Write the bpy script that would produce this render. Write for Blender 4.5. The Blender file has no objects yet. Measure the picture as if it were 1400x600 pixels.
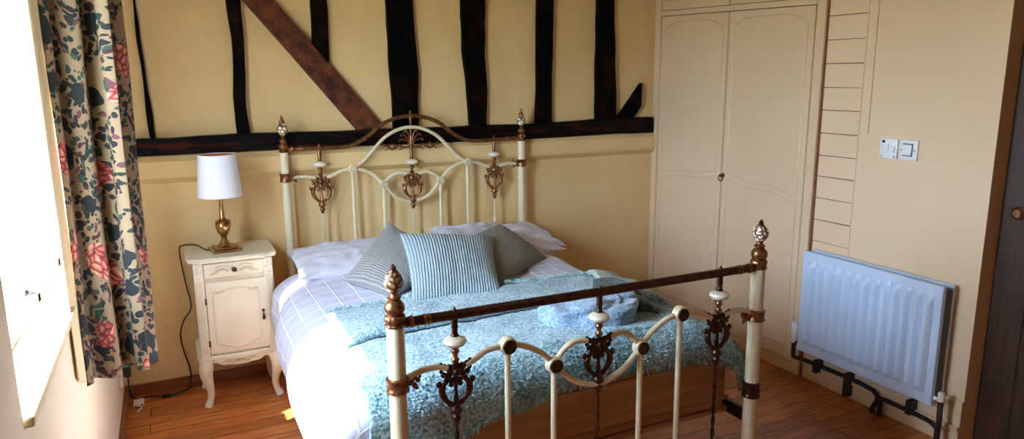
import bpy, bmesh, math, random
from mathutils import Vector, Matrix, noise
random.seed(7)
PI = math.pi
sc = bpy.context.scene
C = sc.collection
XL, XR = -0.414, 2.731          # left / right wall planes
YN, ZC = -4.5, 2.32             # near wall, ceiling
YH, YF = -0.081, -1.9535        # headboard / footboard planes
X0, W = 0.4006, 1.3198          # bed posts

# ------------------------------------------------------------------ materials
def nt(name):
    m = bpy.data.materials.new(name); m.use_nodes = True
    n = m.node_tree; n.nodes.clear()
    o = n.nodes.new('ShaderNodeOutputMaterial'); b = n.nodes.new('ShaderNodeBsdfPrincipled')
    n.links.new(b.outputs[0], o.inputs[0])
    return m, n, b
def nd(n, t, **kw):
    x = n.nodes.new(t)
    for k, v in kw.items():
        if k.startswith('i_'):
            x.inputs[int(k[2:]) if k[2:].isdigit() else k[2:].replace('_', ' ')].default_value = v
        else: setattr(x, k, v)
    return x
def col(c): return (c[0], c[1], c[2], 1)
def ramp(n, stops):
    r = nd(n, 'ShaderNodeValToRGB'); e = r.color_ramp.elements
    while len(e) < len(stops): e.new(.5)
    for el, (p, c) in zip(e, stops):
        el.position = p; el.color = col(c) if len(c) == 3 else c
    return r
def mat(name, c, rough=.5, metal=0, c2=None, ns=6, stretch=(1, 1, 1), bump=0, bs=40, det=4, coat=0, spec=.5, sheen=0, bdist=.002, lo=.35, hi=.65):
    m, n, b = nt(name); L = n.links.new
    b.inputs['Base Color'].default_value = col(c); b.inputs['Roughness'].default_value = rough
    b.inputs['Metallic'].default_value = metal; b.inputs['Coat Weight'].default_value = coat
    b.inputs['Specular IOR Level'].default_value = spec; b.inputs['Sheen Weight'].default_value = sheen
    tc = nd(n, 'ShaderNodeTexCoord'); mp = nd(n, 'ShaderNodeMapping'); mp.inputs['Scale'].default_value = stretch
    L(tc.outputs['Object'], mp.inputs[0])
    if c2:
        t = nd(n, 'ShaderNodeTexNoise'); t.inputs['Scale'].default_value = ns; t.inputs['Detail'].default_value = det
        L(mp.outputs[0], t.inputs['Vector']); r = ramp(n, [(lo, c), (hi, c2)]); L(t.outputs[0], r.inputs[0]); L(r.outputs[0], b.inputs['Base Color'])
    if bump:
        t = nd(n, 'ShaderNodeTexNoise'); t.inputs['Scale'].default_value = bs; t.inputs['Detail'].default_value = 5
        L(mp.outputs[0], t.inputs['Vector']); bp = nd(n, 'ShaderNodeBump'); bp.inputs['Strength'].default_value = bump; bp.inputs['Distance'].default_value = bdist
        L(t.outputs[0], bp.inputs['Height']); L(bp.outputs[0], b.inputs['Normal'])
    return m
M = {}
M['wall'] = mat('cream_plaster', (.76, .55, .26), .75, c2=(.71, .50, .22), ns=2.2, bump=.5, bs=9, bdist=.012)
M['wallR'] = mat('cream_paint_right', (.83, .62, .40), .6, c2=(.79, .575, .36), ns=1.6, bump=.35, bs=14, bdist=.006)
M['wallL'] = mat('pale_paint_left', (.84, .76, .6), .7, c2=(.8, .72, .55), ns=2, bump=.3, bs=12, bdist=.006)
M['cup'] = mat('cupboard_paint', (.78, .59, .39), .42, c2=(.74, .54, .34), ns=1.4, bump=.3, bs=10, bdist=.004)
M['near'] = mat('low_bounce_brown', (.30, .15, .07), .8, bump=.3, bs=12)  # unseen near wall, coloured dark to cut light bouncing back
M['ceil'] = mat('ceiling_paint', (.42, .30, .17), .8, bump=.3, bs=12)  # unseen ceiling, toned down to lessen bounced light
M['beam'] = mat('dark_oak', (.002, .0015, .001), .6, spec=.06, c2=(.018, .005, .003), ns=7, stretch=(1, 1, 1), bump=.9, bs=30, bdist=.006, lo=.5, hi=.75)
M['beamH'] = mat('dark_oak_rail', (.002, .0015, .001), .5, spec=.12, c2=(.05, .007, .004), ns=5, stretch=(1, 1, 6), bump=.9, bs=24, bdist=.006, lo=.5, hi=.72)
M['brace'] = mat('red_brown_oak', (.03, .008, .004), .45, spec=.3, c2=(.16, .042, .015), ns=8, stretch=(2, 2, 2), bump=.9, bs=26, bdist=.006)
M['enam'] = mat('cream_enamel', (.74, .64, .45), .28, c2=(.68, .57, .37), ns=20, coat=.3)
M['bronze'] = mat('antique_brass', (.36, .17, .07), .33, .85, c2=(.16, .065, .028), ns=60, bump=.4, bs=160, bdist=.001)
M['bronze2'] = mat('dark_bronze', (.10, .04, .022), .34, .75, c2=(.05, .02, .012), ns=50)
M['ceramic'] = mat('ivory_ceramic', (.82, .74, .58), .2, coat=.5)
M['brass'] = mat('lamp_brass', (.50, .30, .12), .26, .95, c2=(.36, .19, .07), ns=30)
M['ivory'] = mat('ivory_furniture_paint', (.76, .69, .53), .38, c2=(.70, .62, .46), ns=9, bump=.15, bs=60)
M['ivory_line'] = mat('antique_gold_wash', (.62, .52, .33), .45)
M['dark'] = mat('gap_shade', (.02, .015, .01), .6)
M['blackp'] = mat('black_plastic', (.012, .012, .014), .4)
M['whitep'] = mat('white_plastic', (.85, .85, .86), .3)
M['rad'] = mat('radiator_enamel', (.58, .69, .86), .33, c2=(.55, .66, .83), ns=5)
M['radk'] = mat('dark_fittings_and_shade', (.05, .045, .04), .5)  # near black paints shade between radiator panels; small fittings share it
M['pipe'] = mat('dark_painted_pipe', (.02, .014, .012), .4)
M['skirt_and_gap'] = mat('varnished_skirting_and_gaps', (.28, .09, .03), .35, c2=(.18, .05, .018), ns=5, stretch=(1, 8, 8), coat=.2)  # skirting wood; the same brown also paints shade into board grooves
M['duvside'] = mat('divan_fabric', (.44, .235, .105), .85, c2=(.34, .165, .07), ns=3, stretch=(1, 1, 12), bump=.6, bs=6, bdist=.02)
M['pillow'] = mat('white_cotton', (.64, .62, .70), .85, c2=(.60, .58, .66), ns=5, bump=.4, bs=18, bdist=.006, sheen=.2)
M['copper'] = mat('dark_wood_door', (.035, .015, .008), .4, c2=(.06, .025, .012), ns=6, stretch=(8, 8, 1))
M['shade'] = mat('white_lampshade', (.83, .84, .9), .7, bump=.15, bs=300)
M['shadein'] = mat('shade_lining_rust', (.5, .16, .08), .7)
M['woodpale'] = mat('pine_slat', (.45, .22, .09), .5, c2=(.35, .15, .06), ns=8)

def egg_mat():
    m, n, b = nt('ornate_ceramic_egg'); L = n.links.new
    tc = nd(n, 'ShaderNodeTexCoord'); v = nd(n, 'ShaderNodeTexVoronoi', feature='DISTANCE_TO_EDGE'); v.inputs['Scale'].default_value = 55
    L(tc.outputs['Object'], v.inputs['Vector'])
    r = ramp(n, [(.06, (.10, .04, .015)), (.2, (.82, .70, .50))]); L(v.outputs[0], r.inputs[0]); L(r.outputs[0], b.inputs['Base Color'])
    b.inputs['Roughness'].default_value = .25
    bp = nd(n, 'ShaderNodeBump'); bp.inputs['Distance'].default_value = .003; L(v.outputs[0], bp.inputs['Height']); L(bp.outputs[0], b.inputs['Normal'])
    return m
M['egg'] = egg_mat()
def egg_mat2():
    m, n, b = nt('bronze_leaf_egg'); L = n.links.new
    tc = nd(n, 'ShaderNodeTexCoord'); v = nd(n, 'ShaderNodeTexVoronoi', feature='DISTANCE_TO_EDGE'); v.inputs['Scale'].default_value = 55
    L(tc.outputs['Object'], v.inputs['Vector'])
    r = ramp(n, [(.05, (.05, .02, .01)), (.22, (.52, .28, .12))]); L(v.outputs[0], r.inputs[0]); L(r.outputs[0], b.inputs['Base Color'])
    b.inputs['Roughness'].default_value = .4; b.inputs['Metallic'].default_value = .4
    bp = nd(n, 'ShaderNodeBump'); bp.inputs['Distance'].default_value = .003; L(v.outputs[0], bp.inputs['Height']); L(bp.outputs[0], b.inputs['Normal'])
    return m
M['egg2'] = egg_mat2()

def floor_mat():
    m, n, b = nt('pine_boards'); L = n.links.new
    tc = nd(n, 'ShaderNodeTexCoord'); mp = nd(n, 'ShaderNodeMapping'); L(tc.outputs['Object'], mp.inputs[0])
    mp.inputs['Location'].default_value = (.3, .03, 0)
    br = nd(n, 'ShaderNodeTexBrick'); L(mp.outputs[0], br.inputs['Vector'])
    br.offset = .37; br.offset_frequency = 2
    for k, v in (('Scale', 1), ('Mortar Size', .0022), ('Mortar Smooth', .2), ('Bias', 0), ('Brick Width', 1.35), ('Row Height', .088)): br.inputs[k].default_value = v
    br.inputs['Color1'].default_value = (.25, .25, .25, 1); br.inputs['Color2'].default_value = (.9, .9, .9, 1); br.inputs['Mortar'].default_value = (0, 0, 0, 1)
    mp2 = nd(n, 'ShaderNodeMapping'); mp2.inputs['Scale'].default_value = (1.2, 14, 1); L(tc.outputs['Object'], mp2.inputs[0])
    no = nd(n, 'ShaderNodeTexNoise'); no.inputs['Scale'].default_value = 5; no.inputs['Detail'].default_value = 6; no.inputs['Distortion'].default_value = .6; L(mp2.outputs[0], no.inputs['Vector'])
    r1 = ramp(n, [(.3, (.38, .095, .022)), (.52, (.62, .19, .045)), (.72, (.80, .32, .085))]); L(no.outputs[0], r1.inputs[0])
    mx = nd(n, 'ShaderNodeMix', data_type='RGBA', blend_type='MULTIPLY'); mx.inputs[0].default_value = .55
    L(r1.outputs[0], mx.inputs[6]); L(br.outputs['Color'], mx.inputs[7])
    mx2 = nd(n, 'ShaderNodeMix', data_type='RGBA'); L(br.outputs['Fac'], mx2.inputs[0]); L(mx.outputs[2], mx2.inputs[6]); mx2.inputs[7].default_value = (.03, .008, .003, 1)
    L(mx2.outputs[2], b.inputs['Base Color']); b.inputs['Roughness'].default_value = .34; b.inputs['Coat Weight'].default_value = .15
    bp = nd(n, 'ShaderNodeBump'); bp.inputs['Strength'].default_value = .6; bp.inputs['Distance'].default_value = .002; bp.invert = True
    L(br.outputs['Fac'], bp.inputs['Height']); L(bp.outputs[0], b.inputs['Normal'])
    return m
M['floor'] = floor_mat()

def duvet_mat():
    m, n, b = nt('quilted_white_cotton'); L = n.links.new
    uv = nd(n, 'ShaderNodeUVMap'); br = nd(n, 'ShaderNodeTexBrick'); L(uv.outputs[0], br.inputs['Vector']); br.offset = 0
    for k, v in (('Scale', 1), ('Mortar Size', .0045), ('Mortar Smooth', .5), ('Bias', 0), ('Brick Width', .085), ('Row Height', .085)): br.inputs[k].default_value = v
    br.inputs['Color1'].default_value = (.52, .52, .64, 1); br.inputs['Color2'].default_value = (.55, .55, .67, 1); br.inputs['Mortar'].default_value = (.82, .82, .88, 1)
    L(br.outputs['Color'], b.inputs['Base Color']); b.inputs['Roughness'].default_value = .85; b.inputs['Sheen Weight'].default_value = .2
    bp = nd(n, 'ShaderNodeBump'); bp.inputs['Strength'].default_value = .8; bp.inputs['Distance'].default_value = .004
    no = nd(n, 'ShaderNodeTexNoise'); no.inputs['Scale'].default_value = 16; no.inputs['Detail'].default_value = 4; L(uv.outputs[0], no.inputs['Vector'])
    ma = nd(n, 'ShaderNodeMath', operation='MULTIPLY_ADD'); L(no.outputs[0], ma.inputs[0]); ma.inputs[1].default_value = 1.6; L(br.outputs['Fac'], ma.inputs[2])
    L(ma.outputs[0], bp.inputs['Height']); L(bp.outputs[0], b.inputs['Normal'])
    return m
M['duvet'] = duvet_mat()

def fuzzy_mat(name, c1, c2, bs=170, bd=.006, big=7):
    m, n, b = nt(name); L = n.links.new
    tc = nd(n, 'ShaderNodeTexCoord'); a = nd(n, 'ShaderNodeTexNoise'); a.inputs['Scale'].default_value = bs; a.inputs['Detail'].default_value = 3; L(tc.outputs['Object'], a.inputs['Vector'])
    g = nd(n, 'ShaderNodeTexNoise'); g.inputs['Scale'].default_value = big; g.inputs['Detail'].default_value = 4; L(tc.outputs['Object'], g.inputs['Vector'])
    ad = nd(n, 'ShaderNodeMath', operation='MULTIPLY_ADD'); L(a.outputs[0], ad.inputs[0]); ad.inputs[1].default_value = .7
    sg = nd(n, 'ShaderNodeMath', operation='MULTIPLY'); L(g.outputs[0], sg.inputs[0]); sg.inputs[1].default_value = .35; L(sg.outputs[0], ad.inputs[2])
    r = ramp(n, [(.42, c1), (.62, c2)]); L(ad.outputs[0], r.inputs[0]); L(r.outputs[0], b.inputs['Base Color'])
    b.inputs['Roughness'].default_value = .95; b.inputs['Sheen Weight'].default_value = .35; b.inputs['Specular IOR Level'].default_value = .1
    bp = nd(n, 'ShaderNodeBump'); bp.inputs['Strength'].default_value = 1; bp.inputs['Distance'].default_value = bd; L(a.outputs[0], bp.inputs['Height']); L(bp.outputs[0], b.inputs['Normal'])
    return m
M['throw'] = fuzzy_mat('aqua_boucle', (.11, .21, .25), (.40, .54, .60), bs=95, bd=.008)
M['fringe'] = fuzzy_mat('teal_fringe_yarn', (.10, .24, .26), (.42, .62, .64), bs=60)
M['fleece'] = fuzzy_mat('pale_blue_fleece', (.17, .26, .38), (.38, .50, .64), bs=120, bd=.004)
M['darkcloth'] = fuzzy_mat('dark_olive_cloth', (.045, .05, .045), (.13, .13, .11), bs=90, bd=.004)
M['greencloth'] = fuzzy_mat('sage_wool', (.20, .26, .21), (.42, .47, .38), bs=120, bd=.004)

def knit_mat(name, c1, c2, freq=62):
    m, n, b = nt(name); L = n.links.new
    uv = nd(n, 'ShaderNodeUVMap'); mp = nd(n, 'ShaderNodeMapping'); mp.inputs['Scale'].default_value = (freq, freq * 1.6, 1); L(uv.outputs[0], mp.inputs[0])
    w = nd(n, 'ShaderNodeTexWave', wave_type='BANDS', bands_direction='X'); w.inputs['Scale'].default_value = .16; w.inputs['Distortion'].default_value = .6; w.inputs['Detail'].default_value = 1; L(mp.outputs[0], w.inputs['Vector'])
    v = nd(n, 'ShaderNodeTexVoronoi'); v.inputs['Scale'].default_value = 1.0; v.inputs['Randomness'].default_value = .4; L(mp.outputs[0], v.inputs['Vector'])
    s = nd(n, 'ShaderNodeMath', operation='SUBTRACT'); L(w.outputs[1], s.inputs[0]); L(v.outputs[0], s.inputs[1])
    r = ramp(n, [(0, c1), (.6, c2)]); L(s.outputs[0], r.inputs[0]); L(r.outputs[0], b.inputs['Base Color'])
    b.inputs['Roughness'].default_value = .92; b.inputs['Sheen Weight'].default_value = .25
    bp = nd(n, 'ShaderNodeBump'); bp.inputs['Strength'].default_value = 1; bp.inputs['Distance'].default_value = .005; L(s.outputs[0], bp.inputs['Height']); L(bp.outputs[0], b.inputs['Normal'])
    return m
M['knit'] = knit_mat('grey_blue_knit', (.22, .30, .35), (.55, .63, .67))
M['knit2'] = knit_mat('taupe_grey_knit', (.27, .27, .26), (.50, .49, .47), 66)
M['knit3'] = knit_mat('olive_grey_knit', (.19, .18, .14), (.40, .38, .30), 66)

def curtain_mat():
    m, n, b = nt('rose_chintz'); L = n.links.new
    uv = nd(n, 'ShaderNodeUVMap')
    no = nd(n, 'ShaderNodeTexNoise'); no.inputs['Scale'].default_value = 9; no.inputs['Detail'].default_value = 3; L(uv.outputs[0], no.inputs['Vector'])
    vm = nd(n, 'ShaderNodeVectorMath', operation='MULTIPLY_ADD'); L(no.outputs['Color'], vm.inputs[0]); vm.inputs[1].default_value = (.09, .09, 0); L(uv.outputs[0], vm.inputs[2])
    def mixc(f, a, bb):
        x = nd(n, 'ShaderNodeMix', data_type='RGBA')
        L(f, x.inputs[0])
        for i, q in ((6, a), (7, bb)):
            if isinstance(q, tuple): x.inputs[i].default_value = col(q)
            else: L(q, x.inputs[i])
        return x.outputs[2]
    def mth(op, a, bb=None):
        x = nd(n, 'ShaderNodeMath', operation=op)
        for i, q in ((0, a), (1, bb)):
            if q is None: continue
            if isinstance(q, (int, float)): x.inputs[i].default_value = q
            else: L(q, x.inputs[i])
        return x.outputs[0]
    # foliage: leaf shaped cells inside vine zones
    zone = nd(n, 'ShaderNodeTexNoise'); zone.inputs['Scale'].default_value = 6.5; zone.inputs['Detail'].default_value = 2; L(uv.outputs[0], zone.inputs['Vector'])
    zn = mth('GREATER_THAN', zone.outputs[0], .40)
    lv = nd(n, 'ShaderNodeTexVoronoi'); lv.inputs['Scale'].default_value = 58; L(vm.outputs[0], lv.inputs['Vector'])
    leaf = mth('MULTIPLY', mth('LESS_THAN', lv.outputs['Distance'], .5), zn)
    sep = nd(n, 'ShaderNodeSeparateColor'); L(lv.outputs['Color'], sep.inputs[0])
    lc = ramp(n, [(.0, (.006, .014, .012)), (.32, (.02, .05, .03)), (.48, (.05, .010, .018)), (.62, (.010, .006, .012)), (.82, (.10, .03, .04)), (.92, (.010, .025, .02))]); lc.color_ramp.interpolation = 'CONSTANT'
    L(sep.outputs[0], lc.inputs[0])
    c = mixc(leaf, (.235, .16, .09), lc.outputs[0])
    # dark leaf clusters of the print
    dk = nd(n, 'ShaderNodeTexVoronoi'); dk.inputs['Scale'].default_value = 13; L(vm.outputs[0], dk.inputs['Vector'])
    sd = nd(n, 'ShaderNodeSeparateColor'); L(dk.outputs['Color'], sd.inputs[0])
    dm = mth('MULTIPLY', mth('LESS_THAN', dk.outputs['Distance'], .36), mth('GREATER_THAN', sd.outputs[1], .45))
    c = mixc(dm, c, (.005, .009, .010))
    # roses
    rv = nd(n, 'ShaderNodeTexVoronoi'); rv.inputs['Scale'].default_value = 7.5; rv.inputs['Randomness'].default_value = .85; L(vm.outputs[0], rv.inputs['Vector'])
    s2 = nd(n, 'ShaderNodeSeparateColor'); L(rv.outputs['Color'], s2.inputs[0])
    rm = mth('MULTIPLY', mth('LESS_THAN', rv.outputs['Distance'], .36), mth('GREATER_THAN', s2.outputs[0], .62))
    pt = nd(n, 'ShaderNodeTexVoronoi', feature='DISTANCE_TO_EDGE'); pt.inputs['Scale'].default_value = 48; L(vm.outputs[0], pt.inputs['Vector'])
    pr = ramp(n, [(.02, (.12, .015, .02)), (.1, (.38, .07, .055)), (.32, (.62, .30, .20))]); L(pt.outputs[0], pr.inputs[0])
    c = mixc(rm, c, pr.outputs[0])
    L(c, b.inputs['Base Color']); b.inputs['Roughness'].default_value = .8
    # thin cloth lets some daylight through
    tr = nd(n, 'ShaderNodeBsdfTranslucent'); L(c, tr.inputs[0]); ms = nd(n, 'ShaderNodeMixShader'); ms.inputs[0].default_value = .06
    L(b.outputs[0], ms.inputs[1]); L(tr.outputs[0], ms.inputs[2])
    out = [x for x in n.nodes if x.type == 'OUTPUT_MATERIAL'][0]; L(ms.outputs[0], out.inputs[0])
    return m
M['curtain'] = curtain_mat()
M['lining'] = mat('cream_lining', (.78, .66, .42), .85)
def glass_mat():
    m, n, b = nt('window_glass'); L = n.links.new
    t = nd(n, 'ShaderNodeBsdfTransparent'); g = nd(n, 'ShaderNodeBsdfGlossy'); g.inputs['Roughness'].default_value = .02
    x = nd(n, 'ShaderNodeMixShader'); x.inputs[0].default_value = .05
    L(t.outputs[0], x.inputs[1]); L(g.outputs[0], x.inputs[2])
    out = [q for q in n.nodes if q.type == 'OUTPUT_MATERIAL'][0]; L(x.outputs[0], out.inputs[0])
    return m
M['glass'] = glass_mat()

# ------------------------------------------------------------------ mesh helpers
def obj(name, bm, m, parent=None, smooth=False, mats=None, sharp=35):
    me = bpy.data.meshes.new(name); bmesh.ops.recalc_face_normals(bm, faces=bm.faces)
    bm.to_mesh(me); bm.free()
    for q in (mats or [m]): me.materials.append(M[q] if isinstance(q, str) else q)
    if smooth:
        me.shade_smooth()
        try: me.set_sharp_from_angle(angle=math.radians(sharp))
        except Exception: pass
    o = bpy.data.objects.new(name, me); C.objects.link(o)
    if parent: o.parent = parent; o.matrix_parent_inverse = Matrix.Translation(-parent.location) if not parent.parent else Matrix.Identity(4)
    if parent and parent.parent:
        r = parent
        while r.parent: r = r.parent
        o.matrix_parent_inverse = parent_world(parent).inverted()
    return o
def parent_world(p):
    # parts are built in world coordinates: their own world matrix is the identity
    return Matrix.Identity(4) if p.type == 'MESH' else Matrix.Translation(p.location)
def tag(o, label, cat, group=None, kind=None):
    o['label'] = label; o['category'] = cat
    if group: o['group'] = group
    if kind: o['kind'] = kind
    return o
def thing(name, label, cat, loc, group=None):
    o = bpy.data.objects.new(name, None); o.location = loc; o.empty_display_size = .05; C.objects.link(o)
    return tag(o, label, cat, group)
def struct(name, bm, m, **k):
    o = obj(name, bm, m, **k); o['kind'] = 'structure'; return o
def B(): return bmesh.new()
def box(bm, x0, x1, y0, y1, z0, z1, bev=0, seg=2):
    t = bmesh.new(); r = bmesh.ops.create_cube(t, size=1)
    for v in t.verts: v.co = Vector(((x0 + x1) / 2 + v.co.x * (x1 - x0), (y0 + y1) / 2 + v.co.y * (y1 - y0), (z0 + z1) / 2 + v.co.z * (z1 - z0)))
    if bev: bmesh.ops.bevel(t, geom=t.edges[:], offset=bev, segments=seg, affect='EDGES', profile=.5)
    merge(bm, t)
def merge(bm, t, mtx=None):
    t.verts.index_update(); vs = [bm.verts.new(mtx @ v.co if mtx else v.co) for v in t.verts]
    for f in t.faces:
        try:
            nf = bm.faces.new([vs[v.index] for v in f.verts]); nf.material_index = f.material_index
        except ValueError: pass
    t.free()
def lathe(bm, prof, c, axis='Z', seg=20, sx=1, sy=1, flute=0, fn=8):
    """prof: list of (r, h) from one end to the other, centred on c"""
    rings = []
    for r, h in prof:
        ring = []
        for i in range(seg):
            a = 2 * PI * i / seg; rr = max(r, .0002) * (1 + flute * math.cos(fn * a))
            p = (rr * math.cos(a) * sx, rr * math.sin(a) * sy, h)
            if axis == 'Y': p = (p[0], h, p[1])
            if axis == 'X': p = (h, p[0], p[1])
            ring.append(bm.verts.new((c[0] + p[0], c[1] + p[1], c[2] + p[2])))
        rings.append(ring)
    for a, b in zip(rings, rings[1:]):
        for i in range(seg): bm.faces.new((a[i], a[(i + 1) % seg], b[(i + 1) % seg], b[i]))
    bm.faces.new(rings[0]); bm.faces.new(rings[-1][::-1])
def cr(pts, n=8):
    """Catmull-Rom through points"""
    P = [Vector(p) for p in pts]; P = [P[0] * 2 - P[1]] + P + [P[-1] * 2 - P[-2]]; out = []
    for i in range(1, len(P) - 2):
        for k in range(n):
            t = k / n; a, b, c, d = P[i - 1], P[i], P[i + 1], P[i + 2]
            out.append(.5 * ((2 * b) + (c - a) * t + (2 * a - 5 * b + 4 * c - d) * t * t + (3 * b - a - 3 * c + d) * t ** 3))
    out.append(P[-2]); return out
def tube(bm, pts, r, seg=10, smooth=8, r1=None, flat=1):
    pts = cr(pts, smooth) if smooth else [Vector(p) for p in pts]
    n = len(pts); rings = []; up = None
    for i, p in enumerate(pts):
        t = (pts[min(i + 1, n - 1)] - pts[max(i - 1, 0)]).normalized()
        if up is None:
            up = Vector((0, 1, 0)) if abs(t.y) < .8 else Vector((1, 0, 0))
        s = t.cross(up)
        if s.length < 1e-4: s = t.cross(Vector((1, 0, .3)))
        s.normalize(); u = s.cross(t).normalized(); up = u
        rr = r(i / (n - 1)) if callable(r) else (r if r1 is None else r + (r1 - r) * i / (n - 1))
        rings.append([bm.verts.new(p + rr * (math.cos(2 * PI * k / seg) * s + flat * math.sin(2 * PI * k / seg) * u)) for k in range(seg)])
    for a, b in zip(rings, rings[1:]):
        for i in range(seg): bm.faces.new((a[i], a[(i + 1) % seg], b[(i + 1) % seg], b[i]))
    bm.faces.new(rings[0]); bm.faces.new(rings[-1][::-1])
def ball(bm, c, rx, ry=None, rz=None, u=14, v=9):
    ry = ry or rx; rz = rz or rx
    lathe(bm, [(rx * math.sin(PI * i / v), -rz * math.cos(PI * i / v)) for i in range(v + 1)], c, seg=u, sy=ry / rx)
def prism(bm, poly, depth, plane='XZ', at=0, bev=0):
    """polygon in a plane, extruded from at to at+depth along the third axis"""
    t = bmesh.new()
    def P(a, b, d):
        return {'XZ': (a, d, b), 'YZ': (d, a, b), 'XY': (a, b, d)}[plane]
    A = [t.verts.new(P(a, b, at)) for a, b in poly]; D = [t.verts.new(P(a, b, at + depth)) for a, b in poly]
    t.faces.new(A); t.faces.new(D[::-1]); n = len(poly)
    for i in range(n): t.faces.new((A[i], D[i], D[(i + 1) % n], A[(i + 1) % n]))
    bmesh.ops.recalc_face_normals(t, faces=t.faces)
    if bev: bmesh.ops.bevel(t, geom=t.edges[:], offset=bev, segments=2, affect='EDGES')
    merge(bm, t)
def nz(x, y, z=0, s=1): return noise.noise(Vector((x * s, y * s, z * s + 3.1)))
def grid(bm, nu, nv, f, uvf=None, thick=None):
    vs = [[bm.verts.new(f(i / nu, j / nv)) for j in range(nv + 1)] for i in range(nu + 1)]
    fs = []
    L = bm.loops.layers.uv.verify() if uvf else None
    for i in range(nu):
        for j in range(nv):
            fc = bm.faces.new((vs[i][j], vs[i + 1][j], vs[i + 1][j + 1], vs[i][j + 1])); fs.append(fc)
            if uvf:
                for lp, (a, b) in zip(fc.loops, ((i, j), (i + 1, j), (i + 1, j + 1), (i, j + 1))): lp[L].uv = uvf(a / nu, b / nv)
    return vs
def solid(o, t, off=-1):
    md = o.modifiers.new('thickness', 'SOLIDIFY'); md.thickness = t; md.offset = off; return o

# ------------------------------------------------------------------ room shell
T = .16
b = B(); box(b, XL - .3, XR + .3, YN - .2, .3, -.08, 0); struct('floor', b, 'floor')
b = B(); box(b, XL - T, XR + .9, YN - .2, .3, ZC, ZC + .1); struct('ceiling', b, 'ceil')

# back wall: low plaster dado with a rounded ledge under the rail, upper panels set back
b = B()
prof = [(0, 0), (0, 1.035), (-.006, 1.038), (-.038, 1.064), (-.042, 1.078), (-.040, 1.142), (-.016, 1.168), (.03, 1.172), (.03, ZC), (.3, ZC), (.3, 0)]
prism(b, [(y, z) for y, z in prof], XR - XL + .6, 'YZ', XL - .3)
struct('wall_back', b, 'wall')

# left wall with a window opening
WY0, WY1, WZ0, WZ1 = -2.22, -.85, .86, 1.94
T = .16
b = B()
box(b, XL - T, XL, YN - .2, .02, 0, WZ0); box(b, XL - T, XL, YN - .2, .02, WZ1, ZC)
box(b, XL - T, XL, YN - .2, WY0, WZ0, WZ1); box(b, XL - T, XL, WY1, .02, WZ0, WZ1)
struct('wall_left', b, 'wallL')
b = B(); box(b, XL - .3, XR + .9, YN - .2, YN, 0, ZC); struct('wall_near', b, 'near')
# right wall with a doorway
DY0, DY1 = -2.95, -2.118
b = B(); box(b, XR, XR + .14, DY1, .02, 0, ZC); box(b, XR, XR + .14, DY0, DY1, 2.0, ZC); box(b, XR, XR + .14, YN, DY0, 0, ZC)
struct('wall_right', b, 'wallR')
b = B(); box(b, XR + .09, XR + .13, DY0, DY1, 0, 2.0)
for i in range(6): box(b, XR + .084, XR + .095, DY0 + .01 + i * .138, DY0 + .14 + i * .138, .01, 1.99, .004, 1)
d = struct('door_1', b, 'copper')
b = B(); lathe(b, [(.012, 0), (.012, -.03), (.024, -.035), (.027, -.05), (.015, -.06)], (XR + .085, DY1 - .09, 1.0), 'X', 14); obj('door_knob', b, 'bronze', d, True)

# window: casement frame, glazing bars and panes
b = B(); fx0, fx1 = XL - .13, XL - .085
box(b, fx0, fx1, WY0, WY1, WZ0, WZ0 + .05, .004); box(b, fx0, fx1, WY0, WY1, WZ1 - .05, WZ1, .004)
for y in (WY0, -1.36, WY1 - .05): box(b, fx0, fx1, y, y + .05, WZ0, WZ1, .004)
for z in (1.22,): box(b, fx0 + .01, fx1 - .01, WY0, WY1, z, z + .018)
wn = struct('window_1', b, 'whitep')
b = B(); box(b, XL - .11, XL - .106, WY0 + .01, WY1 - .01, WZ0 + .01, WZ1 - .01); obj('pane', b, 'glass', wn)
b = B(); box(b, XL - .085, XL + .018, WY0 + .005, WY1 - .005, WZ0, WZ0 + .024, .006); struct('window_sill', b, 'lining', parent=wn)
b = B(); box(b, fx1, fx1 + .012, -1.585, -1.5, WZ0 + .10, WZ0 + .118, .003); lathe(b, [(.011, 0), (.011, .025)], (fx1 + .004, -1.56, WZ0 + .109), 'X', 12)
obj('window_latch', b, 'blackp', wn)

# skirting
b = B(); box(b, XL, XR, -.016, 0, 0, .052, .003); struct('baseboard_back', b, 'skirt_and_gap')
b = B(); box(b, XL, XL + .018, YN, -.016, 0, .05, .003); struct('baseboard_left', b, 'skirt_and_gap')
b = B(); box(b, XR - .018, XR, DY1 + .0, -1.31, 0, .075, .003); box(b, XR - .028, XR, DY1, -1.31, .075, .09, .003); box(b, XR - .012, XR, DY1, -1.31, .09, .2, .003)
struct('baseboard_right', b, 'cup')
# plaster corner where panelling meets the back wall
b = B(); box(b, XR - .012, XR, -.05, -.0, 0, 1.13, .003); struct('trim_1', b, 'cup')

# ------------------------------------------------------------------ timber framing on the back wall
def wavy(poly_l, poly_r, amp=.006, n=14, seed=0):
    """closed outline from two long edges with a little adze waviness"""
    def walk(P, s):
        out = []
        for i in range(n + 1):
            t = i / n * (len(P) - 1); k = min(int(t), len(P) - 2); f = t - k
            x = P[k][0] * (1 - f) + P[k + 1][0] * f; z = P[k][1] * (1 - f) + P[k + 1][1] * f
            w = amp * nz(seed * 7.3 + s, z * 6 + x * 5) * 2
            out.append((x + w, z + (w if abs(P[0][1] - P[-1][1]) < .3 else 0)))
        return out
    return walk(poly_l, 0) + walk(poly_r, 5)[::-1]
def timber(name, L_, R_, label, m='beam', front=-.004, back=.045, **k):
    b = B(); prism(b, wavy(L_, R_, **k), back - front, 'XZ', front, .004); return tag(obj(name, b, m), label, 'timber', 'exposed timbers of the back wall' if 'stud' in name else 'slanting braces of the back wall')
zt = ZC
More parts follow.
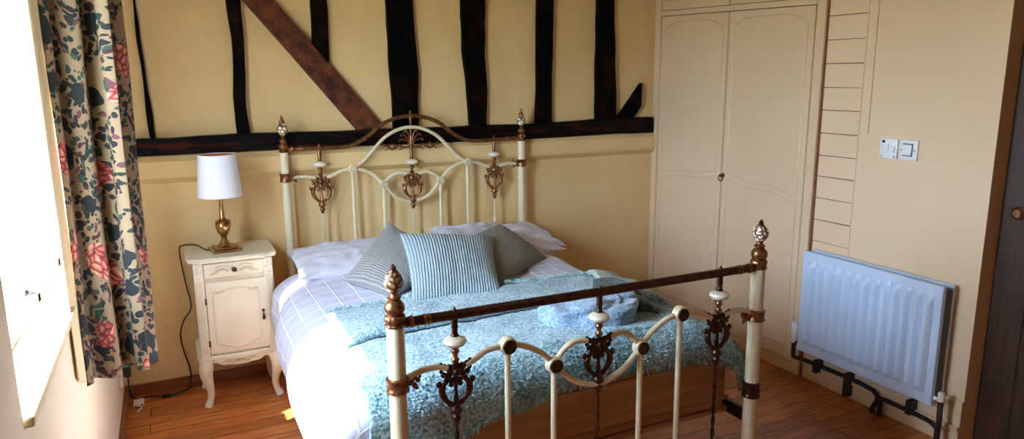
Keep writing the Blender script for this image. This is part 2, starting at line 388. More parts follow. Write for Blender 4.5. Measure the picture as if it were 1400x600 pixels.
timber('timber_stud', [(-.203, zt), (-.20, 1.876), (-.196, 1.55), (-.187, 1.25)], [(-.19, zt), (-.188, 1.876), (-.176, 1.5), (-.165, 1.25)], 'very thin dark upright timber nearest the curtain', seed=1, amp=.004)
timber('timber_stud', [(.19, 2.0), (.193, 1.89), (.207, 1.65), (.197, 1.4), (.199, 1.25)], [(.257, 1.905), (.259, 1.88), (.263, 1.6), (.256, 1.4), (.261, 1.25)], 'dark upright timber above the lamp, left of the slanting brace', seed=2)
timber('timber_brace', [(.0, zt), (.268, 1.894), (.80, 1.25)], [(.165, zt), (.414, 1.9), (.93, 1.27)], 'long red-brown slanting brace running down to the beam above the headboard', 'brace', front=-.01, seed=3, amp=.005)
timber('timber_stud', [(.585, zt), (.589, 1.906), (.586, 1.69)], [(.68, zt), (.672, 1.91), (.668, 1.59)], 'short dark upright timber ending on top of the slanting brace', seed=4, front=-.003)
timber('timber_stud', [(.97, zt), (.978, 1.921), (.99, 1.5), (.992, 1.25)], [(1.115, zt), (1.12, 1.927), (1.138, 1.6), (1.132, 1.25)], 'broad dark upright timber just right of the brace foot', seed=5)
timber('timber_stud', [(1.395, zt), (1.403, 1.938), (1.407, 1.653), (1.44, 1.25)], [(1.54, zt), (1.544, 1.943), (1.533, 1.654), (1.548, 1.4), (1.54, 1.25)], 'bent dark upright timber above the middle right of the headboard', seed=6)
timber('timber_stud', [(1.875, zt), (1.872, 1.955), (1.866, 1.25)], [(1.975, zt), (1.973, 1.959), (1.967, 1.25)], 'straight narrow dark upright timber just right of the headboard', seed=8, amp=.003)
timber('timber_stud', [(2.27, zt), (2.276, 1.971), (2.28, 1.66), (2.276, 1.25)], [(2.38, zt), (2.39, 1.975), (2.405, 1.66), (2.43, 1.25)], 'rightmost dark upright timber, nearest the cupboard', seed=9)
timber('timber_brace', [(2.425, 1.25), (2.615, 1.483)], [(2.54, 1.25), (2.614, 1.335)], 'short dark brace stub beside the cupboard corner', seed=10, amp=.002, front=-.006)
# the rail: wavy lower edge
b = B(); top = [(-.42, 1.246), (-.17, 1.252), (.2, 1.257), (.8, 1.253), (1.43, 1.254), (1.87, 1.252), (2.29, 1.263), (2.69, 1.266)]
bot = [(-.42, 1.176), (-.1, 1.172), (.18, 1.173), (.42, 1.176), (1.0, 1.168), (1.51, 1.166), (1.8, 1.164), (2.2, 1.168), (2.44, 1.173), (2.69, 1.167)]
def fine(P, s):
    out = []
    for (a, z0), (c, z1) in zip(P, P[1:]):
        for i in range(6):
            t = i / 6; x = a + (c - a) * t; out.append((x, z0 + (z1 - z0) * t + .006 * nz(x * 5, s)))
    return out + [P[-1]]
prism(b, fine(top, 1) + fine(bot, 9)[::-1], .075, 'XZ', -.03, .004)
tag(obj('timber_rail', b, 'beamH'), 'long dark horizontal beam crossing the back wall behind the headboard top', 'beam')

# ------------------------------------------------------------------ built-in cupboard
cx = XR - .02
cup = thing('built_in_cupboard', 'cream painted built-in double cupboard beside the panelled wall corner', 'cupboard', (XR, -.66, 0))
b = B(); f0 = XR - .03
def zt_(y): return 1.883 + .030 * y      # the door heads slope a little
prism(b, [(-.0, 0), (-.055, 0), (-.055, ZC), (-.0, ZC)], .03, 'YZ', f0, .003)
prism(b, [(-1.243, 0), (-1.295, 0), (-1.305, ZC), (-1.25, ZC)], .03, 'YZ', f0, .003)
prism(b, [(-.05, 0), (-1.25, 0), (-1.25, .055), (-.05, .055)], .03, 'YZ', f0, .003)
prism(b, [(-.05, zt_(-.05) + .004), (-1.25, zt_(-1.25) + .004), (-1.25, zt_(-1.25) + .033), (-.05, zt_(-.05) + .033)], .03, 'YZ', f0, .003)
box(b, f0, XR, -1.25, -.05, 2.26, ZC)
obj('frame', b, 'cup', cup)
b = B(); box(b, XR - .002, XR + .001, -1.25, -.05, .05, 2.26); obj('gap_shade_sheet', b, 'dark', cup)  # near-black sheet standing in for shade behind the door gaps
b = B(); box(b, XR - .021, XR, -1.309, -1.2985, 0, ZC); obj('gap_strip', b, 'skirt_and_gap', cup)
def door(y0, y1, z0, topz, hinge):
    """y0 > y1; topz(y) gives the head"""
    b = B(); fx = XR - .024
    zq = z0 if callable(z0) else (lambda y: z0)
    prism(b, [(y0, zq(y0)), (y1, zq(y1)), (y1, topz(y1)), (y0, topz(y0))], .02, 'YZ', fx, .003)
    d_ = obj('door', b, 'cup', cup)
    # applied beading: scalloped panels
    def bead(pts, r=.0045):
        bb = B(); tube(bb, [(fx - .0005, y, z) for y, z in pts], r, 6, 0); return bb
    m_ = .04; a0, a1 = y0 - m_, y1 + m_; w = a0 - a1
    zf, z0 = zq, zq(y0)
    if topz(y0) - z0 > 1:
        h = lambda y: topz(y) - .045
        n = 24; P = []
        for i in range(n + 1):
            t = i / n; y = a0 - w * t
            dip = -.035 * max(0, 1 - min(t, 1 - t) / .2) ** 1.5 + .012 * math.sin(PI * t)
            P.append((y, h(y) + dip))
        up = [(a0, 1.005)] + P + [(a1, .985)]
        Q = []
        for i in range(n + 1):
            t = i / n; y = a1 + w * t
            s = t if hinge == 'L' else 1 - t
            Q.append((y, .955 + .018 * math.cos(PI * s) + .010 * math.cos(3 * PI * s)))
        lo = [(a1, .90)] + [(y, z - .03) for y, z in Q] + [(a0, .90), (a0, .13), (a1, .13), (a1, .90)]
        obj('moulding', bead(up + Q + [up[0]]), 'cup', d_, True); obj('moulding', bead(lo), 'cup', d_, True)
    else:
        P = [(a0, zf(a0) + .05), (a1, zf(a1) + .05), (a1, topz(a1) - .05), (a0, topz(a0) - .05), (a0, zf(a0) + .05)]
        obj('moulding', bead(P), 'cup', d_, True)
    for hz in ((z0 + .1, topz(y0) - .1) if topz(y0) - z0 < 1 else (.3, .93, 1.77)):
        bb = B(); yy = y0 + .003 if hinge == 'L' else y1 - .003
        lathe(bb, [(.0045, -.028), (.0045, .028)], (fx - .003, yy, hz), 'Z', 8); obj('hinge', bb, 'ivory_line', d_, True)
    return d_
dl = door(-.058, -.649, .06, zt_, 'L'); dr = door(-.655, -1.238, .06, zt_, 'R')
door(-.058, -.649, lambda y: zt_(y) + .037, lambda y: 2.25, 'L'); door(-.655, -1.238, lambda y: zt_(y) + .037, lambda y: 2.25, 'R')
b = B(); lathe(b, [(.013, 0), (.013, -.004), (.006, -.008), (.006, -.018), (.009, -.022), (.002, -.028)], (XR - .024, -.667, .968), 'X', 14)
tube(b, [(XR - .043, -.667 + .017 * math.sin(a), .953 + .017 * math.cos(a)) for a in [2 * PI * i / 16 for i in range(17)]], .0028, 8, 0)
obj('ring_pull', b, 'bronze2', dr, True)
# grooved boards right of the cupboard
b = B(); zz = [.09] + [.29, .398, .505, .612, .719, .826, .934, 1.04, 1.142, 1.248, 1.357, 1.463, 1.573, 1.681, 1.79, 1.9, 2.01, 2.12, 2.23, ZC]
for a, c in zip(zz, zz[1:]):
    s = .004 * nz(a * 9, 2)
    g = .0019
    P = [(-1.309, a + g), (-1.512, a + g - s), (-1.512, c - g - s), (-1.309, c - g)]
    A = [b.verts.new((XR - (.012 if y > -1.4 else .0035), y, z)) for y, z in P]; D = [b.verts.new((XR, y, z)) for y, z in P]
    b.faces.new(A)
    for i in range(4): b.faces.new((A[i], D[i], D[(i + 1) % 4], A[(i + 1) % 4]))
struct('trim_2', b, 'wallR')
b = B(); box(b, XR - .0015, XR, -1.505, -1.309, .1, ZC); struct('groove_shade_strip', b, 'skirt_and_gap')  # brown strip standing in for shade inside the board grooves
b = B(); prism(b, [(-1.5575, 1.26), (-1.5605, 1.26), (-1.5585, ZC), (-1.5555, ZC)], .005, 'YZ', XR - .004); struct('trim_3', b, 'ivory_line')

# ------------------------------------------------------------------ wall switches
def plate(y0, label, kind):
    t = thing('light_switch' if kind == 'rocker' else 'fused_spur', label, 'switch', (XR, y0 - .043, 1.204))
    b = B(); box(b, XR - .010, XR, y0 - .086, y0, 1.161, 1.247, .004); obj('plate', b, 'whitep', t, True)
    for yy in (y0 - .013, y0 - .073):
        b = B(); lathe(b, [(.003, 0), (.003, -.0015)], (XR - .010, yy, 1.204 if kind == 'rocker' else 1.17), 'X', 10); obj('screw', b, 'radk', t)
    if kind == 'rocker':
        b = B(); box(b, XR - .0125, XR - .009, y0 - .066, y0 - .02, 1.178, 1.232, .002); obj('surround', b, 'radk', t)
        b = B(); box(b, XR - .018, XR - .010, y0 - .063, y0 - .023, 1.182, 1.228, .003); obj('rocker', b, 'whitep', t, True)
    else:
        b = B(); box(b, XR - .012, XR - .009, y0 - .026, y0 - .012, 1.228, 1.239, .001); obj('neon_lamp', b, 'blackp', t)
        b = B(); box(b, XR - .015, XR - .009, y0 - .046, y0 - .028, 1.19, 1.222, .002); obj('fuse_holder', b, 'whitep', t, True)
        b = B(); box(b, XR - .016, XR - .009, y0 - .076, y0 - .058, 1.188, 1.215, .002); obj('switch_toggle', b, 'shade', t, True)
plate(-1.629, 'white square socket plate with small dark indicator, left of the rocker switch', 'spur')
plate(-1.722, 'white square rocker light switch, right one of the pair on the wall', 'rocker')

# ------------------------------------------------------------------ radiator
ra = thing('radiator', 'white ribbed double panel radiator fixed low on the right wall', 'radiator', (XR, -1.7, .172))
ry0, ry1, rz0, rz1, rx = -1.338, -2.0438, .1727, .682, XR - .11
def rad_panel(xf, back, name, m):
    """pressed panel: fluted face towards -X"""
    b = B(); n = 286; mz = 30
    def f(u, v):
        y = ry0 + (ry1 - ry0) * u; z = rz0 + (rz1 - rz0) * v
        ph = (u - .045) / .91 * 13.0
        inside = 1 if 0 < ph < 13 else 0
        rib = min(1, 1.25 * (.5 - .5 * math.cos(2 * PI * ph))) if inside else 0
        e = min(max((z - rz0 - .045) / .022, 0), 1) * min(max((rz1 - .042 - z) / .022, 0), 1)
        return (xf + .010 - .021 * rib ** .4 * e + (.004 if u in (0, 1) or v in (0, 1) else 0), y, z)
    fr = grid(b, n, mz, f); bk = grid(b, 1, 1, lambda u, v: (xf + .02, ry0 + (ry1 - ry0) * u, rz0 + (rz1 - rz0) * v))
    # close the rim
    def strip(P):
        q = [b.verts.new(v.co + Vector((.016, 0, 0))) for v in P]
        for i in range(len(P) - 1): b.faces.new((P[i], P[i + 1], q[i + 1], q[i]))
    strip([fr[i][0] for i in range(n + 1)]); strip([fr[i][mz] for i in range(n + 1)]); strip(fr[0]); strip(fr[n])
    return obj(name, b, m, ra, True)
rad_panel(rx, 0, 'front_panel', 'rad')
b = B(); box(b, XR - .034, XR - .022, ry1, ry0, rz0, rz1, .003); obj('rear_panel', b, 'rad', ra)
b = B(); box(b, rx + .024, XR - .036, ry1 + .004, ry0 - .012, rz0 + .02, rz1 - .02)  # fin block coloured near black for the deep shade between panels
obj('shade_dark_fins', b, 'radk', ra)
for y in (ry0 - .12, ry1 + .12):
    b = B(); box(b, XR - .022, XR - .001, y - .02, y + .02, rz0 - .03, rz0 + .4, .002); obj('wall_bracket', b, 'radk', ra)
# valves and pipes
b = B(); lathe(b, [(.012, 0), (.015, .01), (.015, .045), (.019, .05), (.019, .1), (.014, .108)], (rx + .03, ry0 + .035, .195), 'Z', 16, flute=.05, fn=12); obj('thermostatic_valve', b, 'whitep', ra, True)
b = B(); tube(b, [(rx + .03, ry0 + .035, .2), (rx + .03, ry0 + .034, .13), (rx + .032, ry0 + .02, .118), (XR - .05, ry0 - .05, .112), (XR - .045, ry0 - .4, .106), (XR - .045, ry0 - .405, .02), (XR - .045, ry0 - .405, 0)], .011, 10, 4)
tube(b, [(rx + .03, ry0 + .035, .2), (rx + .03, ry0 - .01, .2)], .009, 8, 0); obj('supply_pipe', b, 'pipe', ra, True)
b = B(); tube(b, [(XR - .045, -1.78, 0), (XR - .045, -1.78, .07), (XR - .045, -1.8, .085), (XR - .045, -2.0, .08), (rx + .03, -2.07, .085), (rx + .03, -2.072, .16), (rx + .03, -2.072, .21)], .011, 10, 4)
tube(b, [(rx + .03, -2.072, .02), (rx + .03, -2.072, .09)], .012, 8, 0); obj('return_pipe', b, 'pipe', ra, True)
b = B(); lathe(b, [(.011, 0), (.014, .008), (.014, .035), (.009, .042)], (rx + .03, -2.072, .2), 'Z', 12); tube(b, [(rx + .03, -2.072, .205), (rx + .03, -2.03, .205)], .009, 8, 0); obj('lockshield_valve', b, 'whitep', ra, True)
for y in (-1.42, -1.60, -1.92):
    b = B(); box(b, XR - .06, XR, y - .012, y + .012, .02 if y < -1.5 and y > -1.7 else .07, .135, .002); obj('pipe_clip', b, 'pipe', ra)

# ------------------------------------------------------------------ bed frame
bed = thing('metal_bed', 'ornate cream and antique brass iron double bed frame with spindles', 'bed', (X0 + W / 2, (YH + YF) / 2, 0))
def ux(u): return X0 + W * u
def post(u, Y, foot):
    x = ux(u); r = .025 if foot else .0205
    ztop = .857 if foot else 1.165
    b = B(); lathe(b, [(r * 1.0, .03), (r, .2), (r, ztop)], (x, Y, 0), 'Z', 24)
    p = obj('post', b, 'enam', bed, True)
    b = B(); lathe(b, [(.022, 0), (.024, .012), (.018, .03), (.012, .04)], (x, Y, 0), 'Z', 16); obj('castor_foot', b, 'bronze2', p, True)
    if foot:
        zb = .857
        b = B(); lathe(b, [(r + .001, -.004), (r + .004, -.001), (r + .003, .004), (.023, .006), (.029, .016), (.027, .028), (.019, .031)], (x, Y, zb), 'Z', 32, flute=.06, fn=10); obj('crown', b, 'bronze', p, True, sharp=60)
        b = B(); lathe(b, [(.016, 0), (.024, .006), (.0285, .018), (.027, .03), (.019, .041), (.013, .044), (.0185, .048), (.0195, .052), (.012, .056), (.010, .063), (.012, .07)], (x, Y, zb + .028), 'Z', 24); obj('turned_ball', b, 'bronze', p, True, sharp=60)
        b = B(); lathe(b, [(.010, .0), (.018, .006), (.0262, .022), (.0268, .032), (.022, .046), (.013, .056), (.009, .059)], (x, Y, zb + .094), 'Z', 24, flute=.035, fn=8); obj('finial', b, 'egg2' if u < .5 else 'egg', p, True, sharp=60)
        b = B(); lathe(b, [(.012, 0), (.0125, .004), (.007, .010), (.009, .014), (.002, .024)], (x, Y, zb + .148), 'Z', 16); obj('finial_tip', b, 'bronze2', p, True, sharp=60)
    else:
        zb = 1.165
        b = B(); lathe(b, [(r + .001, -.003), (r + .004, .001), (.019, .006), (.017, .016), (.024, .022), (.0245, .032), (.018, .037), (.014, .045), (.020, .052), (.020, .06), (.012, .066), (.009, .078), (.013, .084)], (x, Y, zb), 'Z', 24); obj('crown', b, 'bronze', p, True, sharp=60)
        b = B(); lathe(b, [(.012, 0), (.021, .008), (.0255, .028), (.023, .042), (.014, .056), (.011, .058)], (x, Y, zb + .083), 'Z', 24, flute=.035, fn=8); obj('finial', b, 'egg', p, True, sharp=60)
        b = B(); lathe(b, [(.014, 0), (.015, .004), (.011, .014), (.006, .026), (.007, .03), (.001, .042)], (x, Y, zb + .141), 'Z', 16); obj('finial_tip', b, 'bronze', p, True, sharp=60)
    zc = .683 if foot else 1.035; s = 1 if u < .5 else -1
    for z_ in ([zc, .40] if foot else [zc]):
        b = B(); R_ = r + .008; h = .022 if z_ == zc else .03
        lathe(b, [(r + .001, -h), (R_, -h + .003), (R_, -h + .009), (r + .005, -h + .012), (r + .006, 0), (r + .005, h - .012), (R_, h - .009), (R_, h - .003), (r + .001, h)], (x, Y, z_), 'Z', 28, flute=.02, fn=14)
        if z_ == zc:
            for q, (dx, dz, rr) in enumerate([(.012, .0, .011), (.024, .012, .009), (.024, -.012, .009), (.034, .002, .008), (.03, .02, .006), (.03, -.02, .006), (.040, .012, .005)]):
                ball(b, (x + s * (r + dx), Y, z_ + dz), rr, u=10, v=7)
        obj('collar', b, 'bronze' if z_ == zc else 'bronze2', p, True, sharp=60)
    return p
for u in (0, 1): post(u, YH, False); post(u, YF, True)

def coupling(b, x, Y, z, s, k=1):
    lathe(b, [(.012 * k, 0), (.010 * k, s * .014), (.016 * k, s * .022), (.018 * k, s * .03), (.012 * k, s * .036), (.014 * k, s * .044), (.012 * k, s * .06), (.017 * k, s * .064), (.017 * k, s * .069), (.013 * k, s * .073), (.017 * k, s * .078), (.016 * k, s * .082), (.012 * k, s * .086)], (x, Y, z), 'X', 16)
b = B(); tube(b, [(ux(0) + .02, YF, .8595), (ux(1) - .02, YF, .8595)], .0145, 16, 0); tr_ = obj('top_rail', b, 'bronze2', bed, True)
for s, u in ((1, 0), (-1, 1)):
    b = B(); coupling(b, ux(u) + s * .018, YF, .8595, s); obj('rail_coupling', b, 'bronze', tr_, True, sharp=60)
hp = [(0.01, 1.178), (.10, 1.176), (.18, 1.174), (.25, 1.180), (.315, 1.219), (.376, 1.280), (.44, 1.314), (.5, 1.323)]
hp = hp + [(1 - a, z) for a, z in hp[::-1][1:]]
b = B(); tube(b, [(ux(a), YH, z) for a, z in hp], .0105, 12, 6); hr = obj('top_rail', b, 'bronze', bed, True)
for s, u in ((1, 0), (-1, 1)):
    b = B(); coupling(b, ux(u) + s * .014, YH, 1.178, s, .8); obj('rail_coupling', b, 'bronze', hr, True, sharp=60)

def urn(x, Y, z0, tip=.166):
    """spindle with bead above a pierced lyre casting; returns nothing"""
    b = B(); lathe(b, [(.006, 0), (.009, .004), (.013, .012), (.008, .018), (.007, .026), (.011, .032), (.013, .038), (.009, .044), (.014, .048)], (x, Y, z0), 'Z', 16)
    o = obj('turned_spindle', b, 'bronze', bed, True, sharp=60)
    b = B(); lathe(b, [(.004, -.017), (.018, -.014), (.03, -.008), (.0345, 0), (.031, .008), (.02, .014), (.004, .017)], (x, Y, z0 + .066), 'Z', 24); obj('ceramic_bead', b, 'ceramic', o, True)
    b = B(); lathe(b, [(.008, 0), (.013, .003), (.0095, .008), (.0085, .02), (.011, .03), (.009, .036), (.010, .05), (.0065, .056), (.0085, .064), (.0065, .072), (.0075, .078), (.005, .083), (.001, .09)], (x, Y, z0 + .081), 'Z', 16); obj('spindle_tip', b, 'bronze' if Y == YH else 'bronze2', o, True, sharp=60)
def lyre(x, Y, z0, m):
    b = B()
    # leafy crown block
    for dx, dz, r in ((0, -.022, .016), (-.02, -.012, .011), (.02, -.012, .011), (-.022, -.034, .010), (.022, -.034, .010), (-.036, -.006, .009), (.036, -.006, .009), (-.037, -.03, .008), (.037, -.03, .008),
                      (0, -.045, .010), (-.012, -.052, .008), (.012, -.052, .008), (-.045, .003, .006), (.045, .003, .006), (0, -.004, .010), (-.044, -.018, .006), (.044, -.018, .006), (-.03, -.047, .007), (.03, -.047, .007)):
        ball(b, (x + dx, Y, z0 + dz), r * 1.15, r * .8, u=10, v=7)
    lathe(b, [(.012, 0), (.012, -.005), (.007, -.008), (.007, -.004)], (x, Y - .010, z0 - .024), 'Y', 16)
    for s in (-1, 1):
        tube(b, [(x + s * .020, Y, z0 - .046), (x + s * .036, Y, z0 - .058), (x + s * .043, Y, z0 - .076), (x + s * .038, Y, z0 - .098), (x + s * .024, Y, z0 - .116), (x + s * .006, Y, z0 - .128)], lambda t: .0085 - .0022 * math.cos(7 * t), 10, 5)
        tube(b, [(x + s * .036, Y, z0 - .066), (x + s * .050, Y, z0 - .064), (x + s * .056, Y, z0 - .055), (x + s * .049, Y, z0 - .050)], .0055, 8, 4)
        ball(b, (x + s * .051, Y, z0 - .054), .0075, u=8, v=6); ball(b, (x + s * .036, Y, z0 - .098), .0095, u=8, v=6)
        ball(b, (x + s * .018, Y, z0 - .122), .009, u=8, v=6); ball(b, (x + s * .014, Y, z0 - .064), .008, u=8, v=6)
    lathe(b, [(.006, -.05), (.005, -.09), (.008, -.105), (.007, -.12), (.012, -.130), (.018, -.140), (.019, -.148), (.009, -.158), (.013, -.164), (.014, -.172), (.008, -.18), (.009, -.185), (.005, -.19)], (x, Y, z0), 'Z', 16)
    return obj('lyre_casting', b, m, bed, True, sharp=60)
def twisted(x, Y, z1, z0, m='bronze2'):
    b = B(); n = int((z1 - z0) / .006)
    for ph in (0, PI):
        tube(b, [(x + .0036 * math.cos(i * .42 + ph), Y + .0036 * math.sin(i * .42 + ph), z1 + (z0 - z1) * i / n) for i in range(n + 1)], .0036, 6, 0)
    obj('twisted_rod', b, m, bed, True)
def rosette(x, Y, z, r, m):
    b = B(); lathe(b, [(r * .55, -.018), (r * .9, -.016), (r, -.012), (r, .010), (r * .85, .014)], (x, Y, z), 'Y', 24)
    o = obj('rosette', b, 'enam', bed, True)
    b = B(); lathe(b, [(r * .80, -.018), (r * .78, -.0215), (r * .6, -.021), (r * .5, -.0185), (r * .32, -.022), (r * .05, -.0225)], (x, Y, z), 'Y', 24, flute=.02, fn=6); obj('rosette_face', b, m, o, True)
def rods(Y, P, r, foot):
    m = 'bronze' if not foot else 'bronze2'
    n1, n2, mid = P['n1'], P['n2'], P['mid']
    for sgn in (0, 1):
        U = (lambda u: ux(u)) if not sgn else (lambda u: ux(1 - u))
        def tb(pts, name):
            b = B(); tube(b, [(U(a), Y, z) for a, z in pts], r, 10, 6); obj(name, b, 'enam', bed, True)
        tb(P['side'], 'scroll_tube'); tb(P['side2'], 'scroll_tube'); tb(P['midc'], 'scroll_tube'); tb(P['up'], 'scroll_tube')
        for (a, z) in (n1, n2):
            rosette(U(a), Y, z, .027 if foot else .022, 'bronze2' if foot else 'ivory_line')
            b = B(); tube(b, [(U(a), Y, z - .01), (U(a), Y, .14)], r, 10, 0); obj('spindle', b, 'enam', bed, True)
        urn(U(.131), Y, P['z0']); lyre(U(.131), Y, P['z0'], m)
        twisted(U(.131), Y, P['z0'] - .185, .14, 'enam' if not foot else 'bronze2')
    b = B(); tube(b, [(ux(a), Y, z) for a, z in P['low']], r, 10, 6); obj('scroll_tube', b, 'enam', bed, True)
    urn(ux(.5), Y, P['z0c'], .14); lyre(ux(.5), Y, P['z0c'], m); twisted(ux(.5), Y, P['z0c'] - .185, .14, 'enam' if not foot else 'bronze2')
    b = B(); tube(b, [(ux(0), Y, .14), (ux(1), Y, .14)], .012, 10, 0); obj('bottom_rail', b, 'enam', bed, True)
rods(YH, dict(n1=(.256, 1.059), n2=(.379, .967), mid=0, z0=1.028, z0c=1.013,
    side=[(.02, 1.033), (.05, 1.036), (.08, 1.034), (.11, 1.024)], side2=[(.155, 1.024), (.178, 1.034), (.215, 1.054), (.256, 1.059)],
    midc=[(.256, 1.059), (.300, 1.050), (.343, 1.018), (.379, .967)], up=[(.379, .967), (.405, 1.002), (.44, 1.022), (.475, 1.014)],
    low=[(.379, .967), (.424, .900), (.46, .873), (.5, .864), (.54, .873), (.576, .900), (.621, .967)]), .0092, False)
rods(YF, dict(n1=(.257, .739), n2=(.377, .649), mid=0, z0=.714, z0c=.711,
    side=[(.018, .693), (.051, .710), (.087, .713), (.112, .704)], side2=[(.155, .704), (.175, .715), (.21, .737), (.257, .739)],
    midc=[(.257, .739), (.297, .729), (.343, .696), (.377, .649)], up=[(.377, .649), (.402, .690), (.432, .711), (.467, .707)],
    low=[(.377, .649), (.42, .592), (.463, .562), (.5, .553), (.537, .562), (.58, .592), (.623, .649)]), .0095, True)
# tall white arch, crest and centre finial of the headboard
ap = [(.256, 1.059), (.301, 1.098), (.345, 1.157), (.39, 1.214), (.445, 1.252), (.5, 1.264)]; ap += [(1 - a, z) for a, z in ap[::-1][1:]]
b = B(); tube(b, [(ux(a), YH, z) for a, z in ap], .0095, 12, 6); obj('arch_tube', b, 'enam', bed, True)
b = B(); xc = ux(.5)
for a in (-62, -38, -17, 0, 17, 38, 62):      # palmette fronds
    A = math.radians(a); l = .085 - .022 * abs(a) / 62
    tip = (xc + math.sin(A) * l, YH, 1.172 + math.cos(A) * l)
    tube(b, [(xc, YH, 1.163), (xc + math.sin(A * .7) * l * .55, YH, 1.168 + math.cos(A * .7) * l * .55), tip, (tip[0] + .012 * (1 if a > 0 else -1 if a < 0 else 0), YH, tip[2] - .010)], .0042, 8, 4)
    ball(b, (tip[0] + .008 * (1 if a > 0 else -1 if a < 0 else 0), YH, tip[2] - .005), .0065, u=8, v=6)
ball(b, (xc, YH, 1.163), .012, u=10, v=8)
for s in (-1, 1):
    tube(b, [(xc + s * .01, YH, 1.16), (xc + s * .045, YH, 1.158), (xc + s * .068, YH, 1.172), (xc + s * .085, YH, 1.158), (xc + s * .108, YH, 1.15), (xc + s * .13, YH, 1.168), (xc + s * .157, YH, 1.181)], .0048, 8, 5)
    for cx_, cz_, rr in ((.062, 1.16, .012), (.105, 1.165, .013), (.14, 1.16, .011)):
        tube(b, [(xc + s * (cx_ + rr * math.cos(t)), YH, cz_ + rr * math.sin(t)) for t in [i * PI / 5 for i in range(9)]], .0036, 6, 0)
obj('palmette_crest', b, 'bronze', bed, True)
b = B(); lathe(b, [(.006, 1.14), (.010, 1.15), (.007, 1.16), (.006, 1.2), (.005, 1.26), (.006, 1.3), (.009, 1.312), (.009, 1.332), (.005, 1.338), (.006, 1.344), (.001, 1.354)], (xc, YH, 0), 'Z', 12); obj('centre_finial', b, 'bronze', bed, True)
# side rails and slatted base
for u in (0, 1):
    b = B(); x = ux(u) + (.006 if u else -.006); box(b, x - .012, x + .012, YF + .02, YH - .02, .26, .31, .003); obj('side_rail', b, 'bronze2', bed)
b = B()
for i in range(12): box(b, ux(0) + .006, ux(1) - .006, -.25 - i * .145, -.17 - i * .145, .268, .286, .003)
obj('slat_base', b, 'woodpale', bed)

# ------------------------------------------------------------------ mattress and bedding
b = B(); box(b, .425, 1.695, -1.872, -.125, .29, .56, .045, 4)
for f in b.faces: pass
mt = tag(obj('mattress', b, 'duvside', None, True), 'tan fabric mattress seen under the throw behind the footboard', 'mattress')
mb = B(); pts = [(x, y) for x, y in ((.47, -1.876), (1.65, -1.876))]
for z in (.335, .50):
    tube(mb, [(.44, -1.83, z), (.47, -1.871, z), (1.06, -1.874, z), (1.65, -1.871, z), (1.68, -1.83, z)], .005, 8, 5)
obj('piping', mb, 'duvside', mt, True)

# cross sections of the bedding: left edge, crown, right edge
def section(t):
    """t in metres of arc, 0 at the bed's left top edge, growing to the right. returns x, z for the top surface"""
    pass
SEC = cr([(.262, 0, .20), (.235, 0, .29), (.213, 0, .38), (.212, 0, .46), (.245, 0, .535), (.31, 0, .585), (.40, 0, .613), (.55, 0, .625), (.8, 0, .632), (1.05, 0, .632), (1.3, 0, .630), (1.5, 0, .622), (1.60, 0, .603), (1.67, 0, .565), (1.715, 0, .51), (1.735, 0, .44), (1.74, 0, .36), (1.73, 0, .28)], 10)
ARC = [0]
for p, q in zip(SEC, SEC[1:]): ARC.append(ARC[-1] + (q - p).length)
def sec(s):
    s = min(max(s, 0), ARC[-1] - 1e-6); lo, hi = 0, len(ARC) - 1
    while hi - lo > 1:
        m_ = (lo + hi) // 2
        if ARC[m_] <= s: lo = m_
        else: hi = m_
    t = (s - ARC[lo]) / (ARC[hi] - ARC[lo]); p = SEC[lo].lerp(SEC[hi], t); d = (SEC[hi] - SEC[lo]).normalized()
    return p.x, p.z, Vector((-d.z, 0, d.x))
def s_at_x(x, top=True):
    best = min(range(len(SEC)), key=lambda i: abs(SEC[i].x - x) + (0 if SEC[i].z > .5 else 5)); return ARC[best]
RF, YE = .075, -1.818
def cover(s, bY, off, wr=1.0):
    """s: arc across, bY: distance from head measured as -Y along arc; past YE it rolls over the foot"""
    x, z, n = sec(s)
    drop, y, ny = 0, bY, 0
    R_ = RF + off
    if bY < YE:
        a = (YE - bY) / R_
        if a < PI / 2: y = YE - R_ * math.sin(a); drop = R_ * (1 - math.cos(a))
        else: y = YE - R_; drop = R_ + (YE - bY) - R_ * PI / 2
    sag = .012 * nz(x * 2.1, bY * 2.3, 1) + .006 * nz(x * 6, bY * 5, 4) * wr + .0035 * nz(x * 15, bY * 13, 7) * wr
    side = 1 if z < .58 else 0
    k = min(1, max(0, (.6 - z) / .12))
    flute = .014 * k * math.sin(bY * 13 + 1.5 * nz(bY * 2, x)) + .02 * k * nz(bY * 4, x, 2)
    hx = 0
    if x < .6: hx = .045 * max(0, min(1, (bY + 1.0) / .5)) * k
    if x > 1.4: hx = -.05 * max(0, min(1, (bY + 1.35) / .5)) * k
    zz_ = z - drop
    p = Vector((x + hx, y, zz_)) + n * (off + sag * (1 - .5 * k) + flute)
    if p.z < .02: p.z = .02
    return p
# duvet
b = B(); s0, s1 = 0.0, ARC[-1] - .15; ya, yb = -.36, -1.93
def fd(u, v):
    p = cover(s0 + (s1 - s0) * u, ya + (yb - .12 * max(0, 1 - u / .4) - ya) * v, 0)
    if 1.35 < p.x < 1.75 and p.y > -1.1: p.z += .02 * math.sin(min(1, (p.y + 1.1) / .5) * PI / 2)
    return p
grid(b, 200, 150, fd, lambda u, v: (s0 + (s1 - s0) * u, ya + (yb - ya) * v))
dv = tag(solid(obj('duvet', b, 'duvet', None, True), .02), 'white checked quilted duvet spread over the mattress, hanging down the left side', 'duvet')

